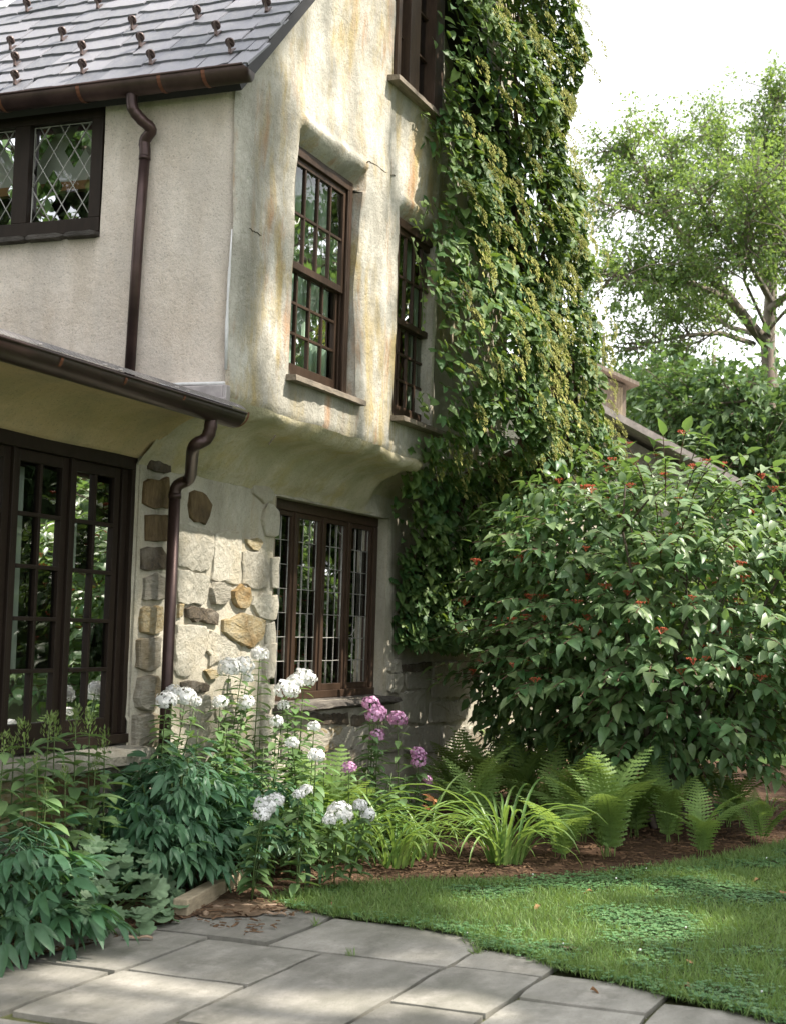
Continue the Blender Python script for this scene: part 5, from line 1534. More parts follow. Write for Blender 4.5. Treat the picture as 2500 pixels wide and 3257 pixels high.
daylily(gz(1080, 1845), 84, 'large arching daylily clump in front of the ferns', 1.2, .12)
daylily(gz(735, 1840), 56, 'daylily clump below the low white phlox', 1.15, .15)
daylily(gz(840, 1850), 50, 'daylily clump below the pink phlox', 1.1, .14)
daylily(gz(655, 1830), 40, 'daylily clump nearest the dark peonies', 1.0, .13)
daylily(gz(560, 1850), 22, 'sparse daylily at the end of the timber edging', .75, .08)
daylily(gz(905, 1835), 26, 'small daylily clump under the orange lily bloom', 1.0, .1)
q = onY(925, 1712, 4.0); t = thing('orange_lily', 'wilting orange daylily bloom on a thin stalk beside the ferns', 'lily', (q[0] - .03, 4.0, .02)); MB().tube([(q[0] - .03, 4.0, .02), (q[0], 4.0, .3), tuple(q)], .004, 5).build('stem', M['stem_green'], t, True)
ptl = variants('petal', [leaf_shape(.085, .03, 4, .15, .5, 'lance')], M['p_orange'], (.3, .8))
for dxy, s_ in (((925, 1710), 1.), ((917, 1730), .75)):
    c = onY(*dxy, 4.0); a = np.arange(6) * 1.047
    place_leaves('petal', ptl, np.repeat(c[None], 6, 0), np.stack([np.cos(a), np.sin(a) * .5, np.sin(a) * .5 + .3], 1), np.repeat(np.array([[0, -1., .4]]), 6, 0), s_, t)
# strap-leaved plant at the right
daylily(gz(1640, 1745), 26, 'pale strappy plant in the shade at the right of the bed', .6, .06)

# ------------------------------------------------------------------ ground cover as stuff
def in_poly(x, y, P):
    c = np.zeros(len(x), bool); P = np.array(P); j = len(P) - 1
    for i in range(len(P)):
        xi, yi = P[i]; xj, yj = P[j]; k = ((yi > y) != (yj > y)) & (x < (xj - xi) * (y - yi) / (yj - yi + 1e-12) + xi); c ^= k; j = i
    return c


LP_ = PATIO_EDGE[::-1] + LAWN_EDGE + [(24, 1.0), (24, -12), (4, -12)]
NG = 430000
gx = 5.6 + (18 - 5.6) * rng.uniform(0, 1, NG) ** 1.25; gy = rng.uniform(-2.4, 4.05, NG)
px, pyy, _ = proj(np.stack([gx, gy, 0 * gx], 1)); k = in_poly(gx + rng.normal(0, .025, NG), gy + rng.normal(0, .025, NG), LP_) & (px < 2500) & (px > 500) & (pyy < 2500)
gx, gy = gx[k], gy[k]; NG = len(gx)
patch = np.array([mnoise.noise(Vector((a * 1.3, b_ * 1.3, 0))) + .5 * mnoise.noise(Vector((a * 4, b_ * 4, 3))) for a, b_ in zip(gx, gy)])
cl = (patch + .10 * (px[k] - 1300) / 400 + rng.normal(0, .12, NG)) > .12
ne = 3200; tt_ = rng.uniform(0, len(PATIO_EDGE) - 3.01, ne); PE = np.array(PATIO_EDGE); i0 = tt_.astype(int); ep = PE[i0] + (PE[i0 + 1] - PE[i0]) * (tt_ - i0)[:, None] + rng.normal(.02, .03, (ne, 2)) + .03 * np.sin(tt_ * 23)[:, None]
bl_ = [leaf_shape(.058, .0042, 3, .3, .30, 'lance'), leaf_shape(.07, .0045, 3, .2, .55, 'lance')]
gx = np.concatenate([gx, ep[:, 0]]); gy = np.concatenate([gy, ep[:, 1]]); patch = np.concatenate([patch, np.zeros(ne)]); cl = np.concatenate([cl, rng.uniform(0, 1, ne) < .45])
gi = ~cl; n_ = gi.sum()
V, T, t_ = scatter(bl_, np.stack([gx[gi], gy[gi], np.full(n_, .008)], 1), unit(rng.normal(0, .42, (n_, 3)) * [1, 1, .2] + [0, 0, 1]), unit(rng.normal(0, 1, (n_, 3))), rng.uniform(.55, 1.1, n_), np.clip(.42 - .3 * patch[gi] + rng.normal(0, .22, n_), 0, 1))
o = link('grass', mesh_np('grass', V, T, t_), M['l_grass']); o['kind'] = 'stuff'; o['label'] = 'short mown grass of the lawn beside the paving'; o['category'] = 'grass'
ci = np.where(cl)[0]; ci = ci[rng.uniform(0, 1, len(ci)) < .42]; n_ = len(ci)
c3 = np.repeat(np.stack([gx[ci], gy[ci], rng.uniform(.02, .05, n_)], 1), 3, 0); a0 = np.repeat(rng.uniform(0, 6.28, n_), 3) + np.tile([0, 2.09, 4.19], n_)
V, T, t_ = scatter([leaf_shape(.014, .014, 2, .05, .1, 'oval')], c3, np.stack([np.cos(a0), np.sin(a0), .25 + 0 * a0], 1), np.stack([0 * a0, 0 * a0 - .2, 1 + 0 * a0], 1) + rng.normal(0, .2, (3 * n_, 3)), np.repeat(rng.uniform(.8, 1.5, n_), 3), np.repeat(rng.uniform(0, 1, n_), 3))
o = link('clover', mesh_np('clover', V, T, t_), M['l_clover']); o['kind'] = 'stuff'; o['label'] = 'low clover leaves growing through the lawn'; o['category'] = 'clover'
fi = rng.choice(ci, 60, replace=False)
V, T, t_ = scatter([(iv * .007, it)], np.stack([gx[fi], gy[fi], rng.uniform(.05, .075, 60)], 1), rng.normal(0, 1, (60, 3)), rng.normal(0, 1, (60, 3)), rng.uniform(.6, 1.0, 60), 0.3)
o = link('clover_blossoms', mesh_np('clover_blossoms', V, T, t_), M['p_white']); o['kind'] = 'stuff'; o['label'] = 'tiny white clover blossoms dotted over the lawn'; o['category'] = 'clover'
# mulch chips
NM = 16000; mx, my = rng.uniform(5.3, 15.5, NM), rng.uniform(1.2, 4.95, NM)
BP = [(5.2, 5.3), (5.2, 4.25), (7.2, 4.12), (7.95, 3.90)] + LAWN_EDGE[1:] + [(20, 5.3)]
k = in_poly(mx, my, BP) | (in_poly(mx, my, [(7.0, 3.55), (7.9, 3.55), (8.5, 4.0), (8.0, 4.4), (7.3, 4.2)]) & (rng.uniform(0, 1, NM) < .65)); mx, my = mx[k], my[k]; NM = len(mx)
chip = (np.array([(-1, -.25, 0), (1, -.3, 0), (.9, .3, 0), (-.9, .25, 0), (-.8, -.15, .22), (.8, -.2, .25), (.7, .2, .2), (-.75, .2, .22)]) * .022, np.array([(4, 5, 6), (4, 6, 7), (0, 1, 5), (0, 5, 4), (1, 2, 6), (1, 6, 5), (2, 3, 7), (2, 7, 6), (3, 0, 4), (3, 4, 7)]))
mz = np.array([.02 + .035 * (nz(a, b_, 3, 1.7) + .6 * nz(a, b_, 7, 5)) for a, b_ in zip(mx, my)])
V, T, t_ = scatter([chip], np.stack([mx, my, mz], 1), rng.normal(0, 1, (NM, 3)) * [1, 1, .15], unit(rng.normal(0, .25, (NM, 3)) + [0, 0, 1]), rng.uniform(.35, 1.25, NM), 0)
o = link('mulch_chips', mesh_np('mulch_chips', V, T, t_, False), M['chip']); o['kind'] = 'stuff'; o['label'] = 'brown bark mulch chips over the planting bed'; o['category'] = 'mulch'

# soil spilled over the paving at the end of the bed
sp_ = []; nn_ = 40
for k in range(nn_):
    a = 2 * math.pi * k / nn_; rr = 1 + .35 * nz(math.cos(a), math.sin(a), 2, 2.2) + .12 * nz(math.cos(a), math.sin(a), 5, 7)
    sp_.append((7.78 + .42 * rr * math.cos(a), 4.0 + .24 * rr * math.sin(a), .0165))
o = MB().add(sp_ + [(7.78, 4.0, .03)], [(k, (k + 1) % nn_, nn_) for k in range(nn_)]).build('soil_patch', simple('spilled_soil', (.15, .105, .07), .95, 0, .45, 16, .8, spec=.1, bscale=60), None, True); o['kind'] = 'stuff'; o['label'] = 'brown soil spilled over the flagstone by the timber edging'; o['category'] = 'soil'
# timber edging
tm = MB(); A = np.array([7.30, 4.15]); Bp = np.array([8.40, 4.37]); dv = unit(Bp - A); sv = np.array([-dv[1], dv[0]])
for s0, s1 in ((0, 1),):
    vs = []
    for f in np.linspace(0, 1, 12):
        c = A + (Bp - A) * f
        for o_, z in ((-.045, -.03), (.045, -.03), (.045, .105), (-.045, .105)):
            j = .003 * nz(c[0], o_ * 20, z, 4); vs.append((c[0] + sv[0] * o_ + j, c[1] + sv[1] * o_ + j, z + j))
    tm.add(vs, [(4 * i + k, 4 * i + (k + 1) % 4, 4 * i + 4 + (k + 1) % 4, 4 * i + 4 + k) for i in range(11) for k in range(4)] + [(0, 1, 2, 3), (47, 46, 45, 44)])
tag(tm.build('timber_edging', M['timber'], None, False, .008), 'pale weathered timber edging board between the peonies and the paving', 'edging board')


# bark pieces, twigs, fallen leaves
def bark_piece(dx, dy, L, a, lab):
    c = onZ(dx, dy, .015); mb = MB(); n = 6; vs = []
    for i in range(n + 1):
        t = i / n - .5; w = .018 * (1 - abs(t) * .9) + .004; z = .006 + .005 * math.sin(i * 1.7)
        for q, (yy, zz) in enumerate(((-w, 0), (0, .008), (w, 0), (0, -.005))): vs.append((c[0] + L * t * math.cos(a) - yy * math.sin(a), c[1] + L * t * math.sin(a) + yy * math.cos(a), c[2] + z + zz))
    mb.add(vs, [(4 * i + k, 4 * i + (k + 1) % 4, 4 * i + 4 + (k + 1) % 4, 4 * i + 4 + k) for i in range(n) for k in range(4)] + [(0, 1, 2, 3), tuple(4 * n + k for k in (3, 2, 1, 0))])
    tag(mb.build('bark_piece', M['palebark'], None, True), lab, 'bark piece', 'loose bark pieces on the paving')


bark_piece(560, 1938, .24, -1.0, 'long pale strip of bark on the bare soil by the timber end')
bark_piece(480, 1940, .14, -.8, 'short bark piece lying against the front of the timber edging')
bark_piece(440, 1955, .10, .5, 'small brown bark piece by the middle of the timber edging')
bark_piece(590, 1955, .12, -1.3, 'small bark piece just beyond the long pale strip')
bark_piece(295, 2006, .15, -1.1, 'reddish bark sliver on the flagstone by the round-leaved clump')
bark_piece(1210, 2028, .17, -1.9, 'dark twig-like bark piece where the lawn meets the paving')
DL = [leaf_shape(.09, .055, 4, .35, .5, 'ovate', .06), leaf_shape(.075, .05, 4, -.3, .3, 'ovate', .08)]
DLM = [mesh_np('fallen_leaf', V, T) for V, T in DL]
for m_ in DLM: m_.materials.append(M['dryleaf'])
for dx, dy, s_, lab in ((715, 1927, 1., 'pale dry leaf lying at the tip of the lawn'), (1155, 1935, .8, 'dry leaf on the bright part of the lawn'), (1265, 1905, .7, 'dry leaf on the shaded lawn by the bed edge'), (1625, 1880, .9, 'brown fallen leaf highest up the lawn slope'),
                        (1665, 1905, 1.3, 'large reddish leaf on the lawn at the frame edge'), (1455, 2110, 1.1, 'orange fallen leaf on the lawn beside the lowest flagstones'), (1425, 2095, .8, 'pinkish leaf on the corner of a flagstone'), (1410, 1900, .7, 'small tan leaf in the clover'),
                        (1465, 2050, .7, 'small russet leaf in the clover above the paving'), (700, 1935, .8, 'curled leaf beside the grass tuft on the paving'), (1260, 2115, .6, 'tan leaf lying flat on a flagstone'), (1195, 1965, .7, 'small pinkish leaf in the sunlit grass')):
    c = onZ(dx, dy, .045 if dx > 720 and dy < 2095 else .02)
    o = link('fallen_leaf', DLM[rng.integers(0, 2)], None, None, Matrix.Translation(c) @ Matrix.Rotation(rng.uniform(0, 6), 4, 'Z') @ Matrix.Rotation(rng.normal(0, .3), 4, 'X') @ Matrix.Scale(s_, 4)); tag(o, lab, 'leaf', 'fallen leaves')
# grass tufts in the joints
for dx, dy, n_, lab in ((720, 1960, 70, 'large grass tuft at the corner of the paving'), (1018, 2040, 34, 'thin grass tuft in the joint near the lawn'), (1032, 2028, 30, 'grass tuft in the joint touching the lawn'), (748, 2046, 16, 'tiny grass tuft in the long paving joint'), (672, 1980, 18, 'small grass tuft in the joint below the large tuft')):
    c = onZ(dx, dy, 0.); r = .03 if n_ > 50 else .012
    V, T, t_ = scatter(bl_, np.stack([c[0] + rng.normal(0, r, n_), c[1] + rng.normal(0, r, n_), np.zeros(n_)], 1), unit(rng.normal(0, .55, (n_, 3)) * [1, 1, .2] + [0, 0, .8]), rng.normal(0, 1, (n_, 3)), rng.uniform(.5, 1.1, n_), rng.uniform(.3, 1, n_))
    tag(link('grass_tuft', mesh_np('grass_tuft', V, T, t_), M['l_grass']), lab, 'grass tuft', 'grass tufts in the paving joints')

# ------------------------------------------------------------------ trees


def tree(name, label, trunk_pts, trunk_r, limbs, leaves, mat, leaf_L, bark, n_twig=260, twig_L=1.2, per=26, up=.25, cat='tree', group=None, reject=None, spread=.16):
    """limbs: list of polylines; twigs spring from the limbs and carry leaf clusters"""
    t = thing(name, label, cat, tuple(trunk_pts[0]), group); mb = MB(); mb.tube([tuple(p) for p in trunk_pts], trunk_r, 9)
    segs = []
    for pl, r in limbs:
        pl = [np.array(p, float) for p in pl]; n = len(pl)
        if reject is None or not shade_reject(np.array(pl), 0).any(): mb.tube([tuple(p) for p in pl], [max(.012, r * .72 * (1 - .85 * i / (n - 1))) for i in range(n)], 6)
        for i, (a, b_) in enumerate(zip(pl[:-1], pl[1:])):
            if i >= (1 if n > 3 else 0): segs.append((a, b_))
    w = np.array([np.linalg.norm(b_ - a) for a, b_ in segs]); w /= w.sum()
    P, D, Nn = [], [], []
    for k in range(n_twig):
        a, b_ = segs[rng.choice(len(segs), p=w)]; c = a + (b_ - a) * rng.random(); d = unit(unit(b_ - a) * .55 + rng.normal(0, .62, 3) + [0, 0, up]); L_ = twig_L * rng.uniform(.4, 1.2)
        e = c + d * L_ + np.array([0, 0, -.10 * L_]); m_ = (c + e) / 2 + rng.normal(0, .06, 3) * L_ + np.array([0, 0, .05 * L_])
        if reject is not None and (reject(e) or reject(m_) or (k % 1 == 0 and shade_reject(np.array([c, (c + m_) / 2, m_, (m_ + e) / 2, e]), 0).any())): bare = True
        else: bare = False
        if bare and reject(e): continue
        if not bare: mb.tube([tuple(c), tuple(m_), tuple(e)], [.022 * leaf_L / .12, .012, .005], 4, False)
        for q in range(3):
            d2 = unit(d + rng.normal(0, .7, 3)); s2 = c + (e - c) * rng.uniform(.35, 1.); e2 = s2 + d2 * L_ * rng.uniform(.25, .5)
            if q < 2 and not bare: mb.tube([tuple(s2), tuple(e2)], [.007, .004], 3, False)
            n_ = per // 3; f = rng.uniform(.1, 1.1, (n_, 1)); pp = s2 + (e2 - s2) * f + rng.normal(0, spread, (n_, 3)) * L_ * .6
            P.append(pp); D.append(unit(rng.normal(0, .6, (n_, 3)) + d2 + [0, 0, -.35])); Nn.append(unit(rng.normal(0, .5, (n_, 3)) + [0, 0, 1]))
    P, D, Nn = map(np.concatenate, (P, D, Nn))
    if reject is not None:
        k = ~shade_reject(P); P, D, Nn = P[k], D[k], Nn[k]
    N = len(P)
    shp = [leaf_shape(leaf_L, leaf_L * .62, 2, .15, .3, 'oval'), leaf_shape(leaf_L * 1.1, leaf_L * .55, 2, .2, .4, 'oval')]
    V, T, t_ = scatter(shp, P, D, Nn, rng.uniform(.65, 1.3, N), np.clip(rng.normal(.5, .25, N), 0, 1))
    mb.build('trunk', bark, t, True)
    o = link('crown', mesh_np('crown', V, T, t_), mat, t); o['kind'] = 'stuff'
    return t


def F(dx, dy, dist): return far(dx, dy, dist)


D0 = 33.
base = F(1655, 1000, D0); base = np.array([base[0], base[1], -.1])
tp = [base, F(1648, 860, D0), F(1640, 740, D0), F(1648, 600, D0 + .3), F(1660, 480, D0 + .6), F(1672, 340, D0 + 1)]
L = [([F(1640, 740, D0), F(1560, 640, D0 - .6), F(1480, 545, D0 - 1.2), F(1430, 465, D0 - 1.6), F(1390, 395, D0 - 2), F(1345, 335, D0 - 2.3), F(1300, 315, D0 - 2.5)], .20),
     ([F(1480, 545, D0 - 1.2), F(1455, 450, D0 - 1), F(1440, 360, D0 - .8), F(1420, 295, D0 - .6)], .10),
     ([F(1645, 620, D0), F(1595, 490, D0 + .8), F(1568, 400, D0 + 1.2), F(1530, 310, D0 + 1.6), F(1500, 290, D0 + 2)], .15),
     ([F(1610, 735, D0), F(1540, 712, D0 - 1.5), F(1470, 716, D0 - 2.2), F(1400, 732, D0 - 2.6), F(1350, 745, D0 - 3)], .09),
     ([F(1560, 640, D0 - .6), F(1480, 606, D0 - 2), F(1400, 598, D0 - 3), F(1330, 592, D0 - 3.5), F(1290, 600, D0 - 3.8)], .11),
     ([F(1646, 700, D0), F(1652, 560, D0 + .1), F(1662, 440, D0 + .3), F(1672, 330, D0 + .6)], .05), ([F(1646, 700, D0), F(1700, 640, D0 - 2), F(1690, 520, D0 - 3), F(1640, 430, D0 - 3)], .06), ([F(1646, 720, D0), F(1590, 600, D0 - 3), F(1600, 480, D0 - 4), F(1620, 400, D0 - 4)], .06),
     ([F(1650, 540, D0 + .4), F(1640, 420, D0 + .1), F(1628, 330, D0 - .3), F(1645, 250, D0 - .5), F(1668, 200, D0 - .5)], .12),
     ([F(1645, 640, D0), F(1600, 560, D0 - 2), F(1520, 480, D0 - 3), F(1480, 400, D0 - 3.4)], .11),
     ([F(1655, 520, D0 + .4), F(1700, 420, D0), F(1740, 330, D0 - .5), F(1760, 280, D0 - .5)], .13),
     ([F(1645, 660, D0), F(1720, 600, D0 - 1), F(1800, 560, D0 - 1.5), F(1860, 540, D0 - 2)], .13),
     ([F(1640, 720, D0), F(1560, 700, D0 + 2), F(1470, 640, D0 + 3), F(1400, 660, D0 + 3.5)], .11),
     ([F(1430, 465, D0 - 1.6), F(1380, 460, D0 - 2.4), F(1330, 440, D0 - 3), F(1300, 440, D0 - 3.2)], .07)]
tree('beech_tree', 'tall spreading tree with open sunlit crown and bare grey limbs against the sky', tp, [.24, .19, .16, .13, .10, .05], L, None, M['l_tree'], .092, M['bark_pale'], 860, 1.15, 60, .22)


def blob_limbs(c, h0, h1, r, n, seed=0):
    out = []
    for k in range(n):
        a = rng.uniform(0, 6.283); z0 = h0 + (h1 - h0) * rng.uniform(0, .75); f = (z0 - h0) / (h1 - h0); rr = r * math.sin(math.pi * (.25 + .7 * f)) * rng.uniform(.7, 1.05)
        p0 = np.array([c[0], c[1], z0]); p2 = p0 + np.array([math.cos(a) * rr, math.sin(a) * rr, rng.uniform(.1, .45) * rr]); p1 = (p0 + p2) / 2 + np.array([0, 0, .12 * rr]); out.append(([p0, p1, (p1 + p2) / 2 + [0, 0, .05], p2], .06 + .015 * r))
    return out


def blob_tree(name, label, dx, dist, top_dy, r, mat, n=22, tw=330, leaf=.17, per=36, h0=1.2, group='trees behind the barn', tl=1.1):
    p = F(dx, 1000, dist); c = (p[0], p[1]); top = F(dx, top_dy, dist)[2]
    tree(name, label, [(c[0], c[1], -.1), (c[0] + .1, c[1], top * .4), (c[0], c[1] + .1, top * .92)], [.22, .16, .05], blob_limbs(c, h0, top - r * .35, r, n), None, mat, leaf, M['bark'], int(tw * 1.7), tl, per, .2, 'tree', group)


blob_tree('broadleaf_tree', 'dense dark green tree right of the barn roof under the tall open tree', 1530, 40, 690, 4.6, M['l_tree2'], 44, 640, .21, 44, 3.0, tl=1.35)
blob_tree('broadleaf_tree', 'dark tree at the right edge below the trunk of the tall open tree', 1655, 29, 665, 3.5, M['l_tree2'], 36, 520, .19, 44, 1.5, tl=1.3)
blob_tree('broadleaf_tree', 'light green tree standing just left of the barn dormer beside the vine', 1290, 46, 640, 3.6, M['l_tree3'], 30, 330, .18, 36, 3.0)
blob_tree('broadleaf_tree', 'mid green tree directly behind the barn chimney pipe', 1400, 50, 735, 4.4, M['l_tree2'], 36, 460, .21, 42, 2.5, tl=1.3)
blob_tree('bright_bush_tree', 'low bright sunlit bushy tree at the lower end of the barn roof', 1500, 31, 885, 2.3, M['l_tree3'], 22, 240, .14, 36, 1.2, tl=.8)
blob_tree('broadleaf_tree', 'shaded green bushy tree seen through the gaps beneath the large shrub', 1600, 25, 1180, 2.6, M['l_tree3'], 26, 260, .14, 36, .3, tl=.9)
blob_tree('broadleaf_tree', 'green bushy tree behind the large shrub beyond the house corner', 1400, 27, 1080, 2.6, M['l_tree2'], 24, 240, .15, 36, .3, tl=.9)
blob_tree('broadleaf_tree', 'distant green tree beyond the right edge of the view', 1830, 34, 620, 4.6, M['l_tree2'], 30, 340, .2, 38, .8, tl=1.3)

# shade trees to the right of the garden, outside the frame: their gaps make the dappled light
LIT = [  # ellipses in the picture that the sun reaches (cx, cy, rx, ry)
    (812, 640, 46, 300), (585, 720, 48, 130), (770, 200, 70, 170), (905, 340, 45, 130), (780, 890, 165, 55), (640, 880, 60, 45), (610, 190, 34, 34),
    (495, 1250, 55, 125), (430, 1400, 60, 90), (600, 1330, 40, 60), (325, 1400, 16, 190), (770, 1350, 90, 130), (560, 1480, 230, 130), (720, 1640, 150, 120), (600, 1760, 230, 95), (860, 1720, 120, 130), (300, 1640, 150, 40),
    (1060, 1730, 160, 110), (1250, 1750, 130, 70), (1090, 1830, 110, 50), (1300, 1180, 420, 235), (1080, 350, 190, 400), (1120, 800, 210, 260), (960, 700, 60, 300),
    (1230, 1985, 330, 46), (1560, 1905, 90, 16), (1330, 2060, 90, 16), (1480, 1990, 60, 14), (560, 1930, 110, 26), (190, 2085, 150, 34), (360, 2130, 170, 32), (760, 2140, 220, 26), (1010, 2150, 130, 28), (1120, 2030, 60, 14), (60, 2100, 80, 30), (860, 2040, 70, 10), (190, 1880, 50, 60), (70, 1950, 40, 60)]
LITA = np.array(LIT, float)


SUNNY = ((12.7, 2.5, 2.3, 1.45), (12.0, 3.3, 2.0, .8), (8.95, 4.35, 1.15, .55), (9.7, 4.2, .9, .5), (9.1, 3.85, .4, .4), (10.4, 3.6, .4, .5), (11.0, 3.0, .4, .45), (7.9, 4.4, .75, .25), (6.4, 4.3, .5, .25), (9.5, 3.1, .2, .3), (8.5, 2.9, 0, .28), (8.9, 2.55, 0, .32), (9.3, 2.2, 0, .3), (10.3, 1.9, 0, .22), (9.5, 3.9, .8, .35), (10.0, 3.3, .4, .35))
PLANES = ((3.9, 8.2, 11.0, .3, 2.0), (3.1, 9.4, 12.0, .2, .9), (3.9, 11.6, 15, 1.4, 9), (4.4, 8.0, 11.7, 2.9, 9), (5.0, 6.0, 12.3, 0, 2.9))


def shade_reject(P, keep=.03):
    """leaves that would shade the places the sun reaches in the photograph are left off the trees"""
    d = -SUN; bad = np.zeros(len(P), bool)

    def lit(q):
        x, y, z = proj(q)
        k = (((x[:, None] - LITA[:, 0]) / LITA[:, 2]) ** 2 + ((y[:, None] - LITA[:, 1]) / LITA[:, 3]) ** 2).min(1)
        return (k < 1.05) & (z > 0)
    tg = P[:, 2] / -d[2]; block = tg.copy()
    for Y, x0, x1, z0, z1 in PLANES:
        tt = (Y - P[:, 1]) / d[1]; q = P + d * tt[:, None]
        ok = (tt > 0) & (q[:, 0] > x0) & (q[:, 0] < x1) & (q[:, 2] > z0) & (q[:, 2] < z1)
        bad |= ok & lit(q); block = np.where(ok, np.minimum(block, tt), block)
    bad |= (block >= tg) & lit(P + d * tg[:, None])
    for cx_, cy_, cz_, rr_ in SUNNY:
        v = np.array([cx_, cy_, cz_]) - P; al = v @ d; bad |= (al > 0) & (np.linalg.norm(v - al[:, None] * d, axis=1) < rr_)
    return bad & (rng.uniform(0, 1, len(P)) > keep)


def lit_reject(P):
    x, y, z = proj(np.asarray(P, float))
    return bool(z > 0 and -120 < x < 1800 and -150 < y < 2350)          # keep clear of the view


def shade_tree(c, h0, h1, r, n, tw, label):
    tree('shade_tree', label, [(c[0], c[1], -.1), (c[0] + .15, c[1] + .1, h0), (c[0], c[1], h1 * .95)], [.32, .25, .06], blob_limbs(c, h0, h1 - r * .25, r, n), None, M['l_tree'], .15, M['bark'], tw, 1.2, 54, .1, 'tree', 'shade trees beyond the lawn', lit_reject, .20)


shade_tree((13.6, -6.6), 9.0, 20.0, 5.4, 70, 760, 'tall leafy tree shading the lawn and the gable from the right')
shade_tree((9.2, -9.0), 8.0, 18.0, 5.4, 64, 700, 'leafy tree shading the paving and the flower bed from the right')
for c, h0, h1, rr_, lab in (((18.5, -6.5), .6, 12, 4.0, 'leafy tree beyond the lawn reflected in the upper windows'), ((25, -8.5), .6, 15, 4.8, 'far leafy tree at the end of the lawn reflected in the windows'),
                       ((33, -8.5), .6, 16, 5.0, 'distant leafy tree reflected low in the gable windows'), ((15.5, -12), .6, 13, 4.5, 'leafy tree across the lawn reflected in the leaded window'),
                       ((22, -15), .6, 15, 5.0, 'leafy tree far across the lawn reflected in the tall paned window'), ((41, -12.5), .2, 12, 5.5, 'low dense tree at the far end of the lawn reflected in the leaded panes'), ((29, -12), .2, 10, 4.5, 'low dense tree across the lawn reflected between the taller trees'), ((-4.0, 13.5), 1.0, 15, 6.0, 'added unseen tree left of the house that keeps bright sky out of the diamond window')):  # last tree is added out of view to block sky reflections in the diamond panes
    tree('garden_tree', lab, [(c[0], c[1], -.1), (c[0] + .15, c[1] + .1, h0 + 2), (c[0], c[1], h1 * .95)], [.32, .25, .06], blob_limbs(c, h0, h1 - rr_ * .25, rr_, 50), None, M['l_tree2'], .24, M['bark'], 560, 1.5, 42, .1, 'tree', 'trees round the garden', lit_reject, .20)

# ------------------------------------------------------------------ barn behind
bD = 23.
p0 = F(1270, 1100, bD); fx = unit(np.array([_rt[0], _rt[1], 0]) + .25 * np.array([_fw[0], _fw[1], 0])); fy = np.array([-fx[1], fx[0], 0]); fy = fy if fy @ _fw > 0 else -fy


def bp(s, t, z): q = p0 + fx * s + fy * t; return (q[0], q[1], z)


def bs(dx, dy, t=0.):      # point of the barn's gable plane seen at a picture point -> (s, z)
    n_ = fy; d = ray(dx, dy); k = ((p0 + fy * t - CAM) @ n_) / (d @ n_); q = CAM + d * k; return ((q - p0) @ fx, q[2])


barn = thing('barn', 'small old stone outbuilding with a sloping roof and a wooden dormer behind the vine', 'outbuilding', bp(0, 0, 0))
s0, z0 = bs(1285, 880); s1, z1 = bs(1470, 980); sl = (z1 - z0) / (s1 - s0)
zr = lambda s: z0 + (s - s0) * sl
SL, SR = s0 - 3.2, s1 + .5
mb = MB(); th = .11
mb.add([bp(SL, 0, -.1), bp(SR, 0, -.1), bp(SR, 0, zr(SR) - .2), bp(SL, 0, zr(SL) - .2), bp(SL, 6, -.1), bp(SR, 6, -.1), bp(SR, 6, zr(SR) - .2), bp(SL, 6, zr(SL) - .2)], [(0, 1, 2, 3), (1, 5, 6, 2), (4, 7, 6, 5), (3, 2, 6, 7), (0, 3, 7, 4)])
bw = mb.build('wall', M['st_grey'], barn)
for r in range(10):
    z = zr(s0) - 3.4 + r * .36; s = SL + .2
    while s < SR:
        w = rng.uniform(.45, .85)
        if z + .33 < zr(s + w) - .22:
            v8 = [bp(s + a, -.035 if b_ else .01, z + c) for b_ in (1, 0) for a, c in ((.02, .02), (w - .02, .02), (w - .03, .33), (.03, .33))]
            mm_ = MB(); mm_.add(v8, [(0, 1, 2, 3), (0, 4, 5, 1), (1, 5, 6, 2), (2, 6, 7, 3), (3, 7, 4, 0)]); mm_.build('stone', M['st_cream' if rng.random() < .5 else 'st_grey'], bw)
        s += w
mb = MB()
for (t0, t1, dz, ss0, ss1) in ((-.35, 6.2, 0., SL - .1, SR + .25),):
    mb.add([bp(ss0, t0, zr(ss0)), bp(ss1, t0, zr(ss1)), bp(ss1, t1, zr(ss1)), bp(ss0, t1, zr(ss0)), bp(ss0, t0, zr(ss0) - th), bp(ss1, t0, zr(ss1) - th), bp(ss1, t1, zr(ss1) - th), bp(ss0, t1, zr(ss0) - th)], [(0, 1, 2, 3), (7, 6, 5, 4), (0, 4, 5, 1), (1, 5, 6, 2), (2, 6, 7, 3), (3, 7, 4, 0)])
br = mb.build('roof', simple('barn_shingle', (.34, .30, .28), .85, 0, .25, 12, .4), barn)
mb = MB(); oz = -.55
mb.add([bp(SL - .1, -.22, zr(SL) + oz), bp(SR - .2, -.22, zr(SR - .2) + oz), bp(SR - .2, -.02, zr(SR - .2) + oz), bp(SL - .1, -.02, zr(SL) + oz), bp(SL - .1, -.22, zr(SL) + oz - .08), bp(SR - .2, -.22, zr(SR - .2) + oz - .08), bp(SR - .2, -.02, zr(SR - .2) + oz - .08), bp(SL - .1, -.02, zr(SL) + oz - .08)], [(0, 1, 2, 3), (7, 6, 5, 4), (0, 4, 5, 1), (1, 5, 6, 2), (2, 6, 7, 3), (3, 7, 4, 0)])
mb.build('string_course', M['st_grey'], barn)
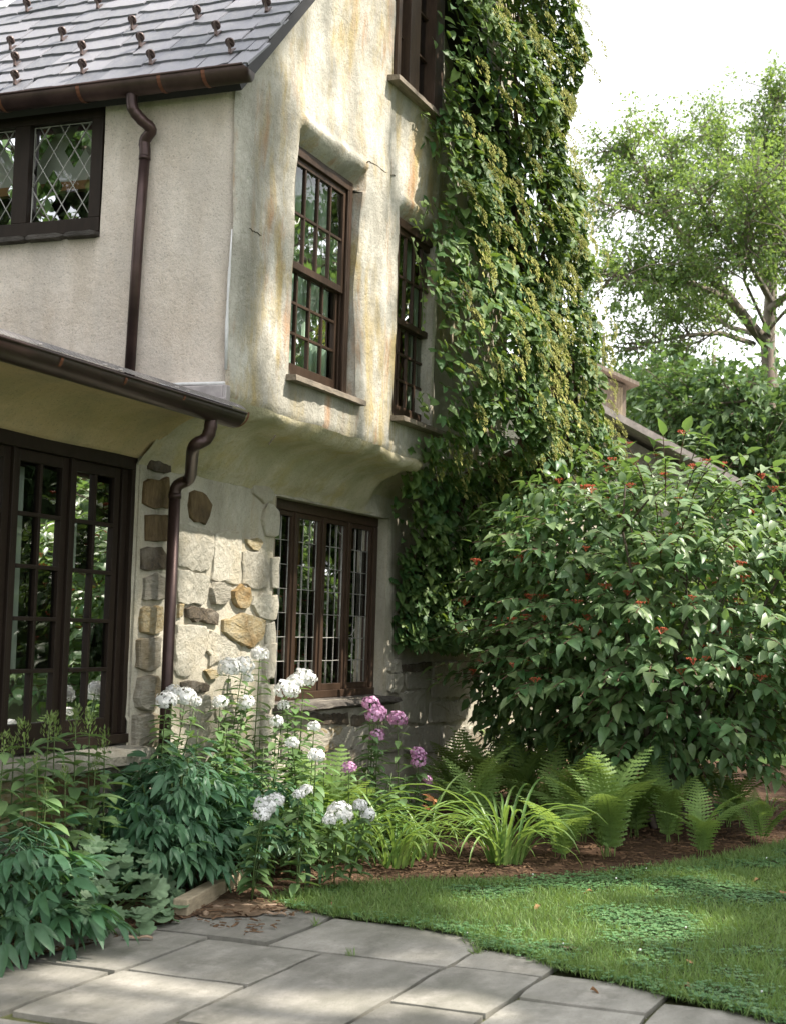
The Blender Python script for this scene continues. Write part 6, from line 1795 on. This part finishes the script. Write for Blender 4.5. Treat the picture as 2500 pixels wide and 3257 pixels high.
# dormer
da, dz_ = bs(1292, 850, 1.2); db, _ = bs(1337, 870, 1.2); dt = bs(1315, 805, 1.2)[1]; dB = zr(db) - .2
mb = MB(); v8 = [bp(a, t, z) for t in (1.2, 3.2) for a, z in ((da - .4, dB), (db, dB), (db, dt - .14), (da - .4, dt + .12))]
mb.add(v8, [(0, 1, 2, 3), (1, 5, 6, 2), (4, 7, 6, 5), (3, 2, 6, 7), (0, 3, 7, 4)]); dor = mb.build('dormer', M['barn_wood'], barn)
mb = MB(); v8 = [bp(a, t, z + q) for q in (0, -.06) for a, t, z in ((da - .35, 1.0, dt + .20), (db + .14, 1.0, dt - .10), (db + .14, 3.4, dt - .10), (da - .35, 3.4, dt + .20))]
mb.add(v8, [(0, 1, 2, 3), (7, 6, 5, 4), (0, 4, 5, 1), (1, 5, 6, 2), (2, 6, 7, 3), (3, 7, 4, 0)]); mb.build('dormer_roof', M['barn_wood'], dor)
wlo, whi = dB + .28, dt - .18; wa_, wb_ = da + .16, db - .08
mb = MB()
for a, b_ in ((wa_, wa_ + .04), ((wa_ + wb_) / 2 - .02, (wa_ + wb_) / 2 + .02), (wb_ - .04, wb_)):
    v8 = [bp(s, t, z) for t in (1.15, 1.2) for s, z in ((a, wlo), (b_, wlo), (b_, whi), (a, whi))]; mb.add(v8, [(0, 1, 2, 3), (0, 4, 5, 1), (1, 5, 6, 2), (2, 6, 7, 3), (3, 7, 4, 0)])
mb.build('window_frame', M['timber'], dor)
for a, b_ in ((wa_ + .04, (wa_ + wb_) / 2 - .02), ((wa_ + wb_) / 2 + .02, wb_ - .04)):
    mm_ = MB(); mm_.add([bp(a, 1.18, wlo), bp(b_, 1.18, wlo), bp(b_, 1.18, whi), bp(a, 1.18, whi)], [(0, 1, 2, 3)]); mm_.build('pane', M['curtain_or_reflection'], dor)
ps, pz_ = bs(1378, 905, 1.0)
mb = MB(); mb.tube([bp(ps, 1.0, zr(ps) - .2), bp(ps, 1.0, zr(ps) + .34)], .045, 10).tube([bp(ps, 1.0, zr(ps) + .28), bp(ps, 1.0, zr(ps) + .35)], .058, 10); mb.build('vent_pipe', M['grate'], barn, True)
print('slates', ncount, 'objects', len(bpy.data.objects))
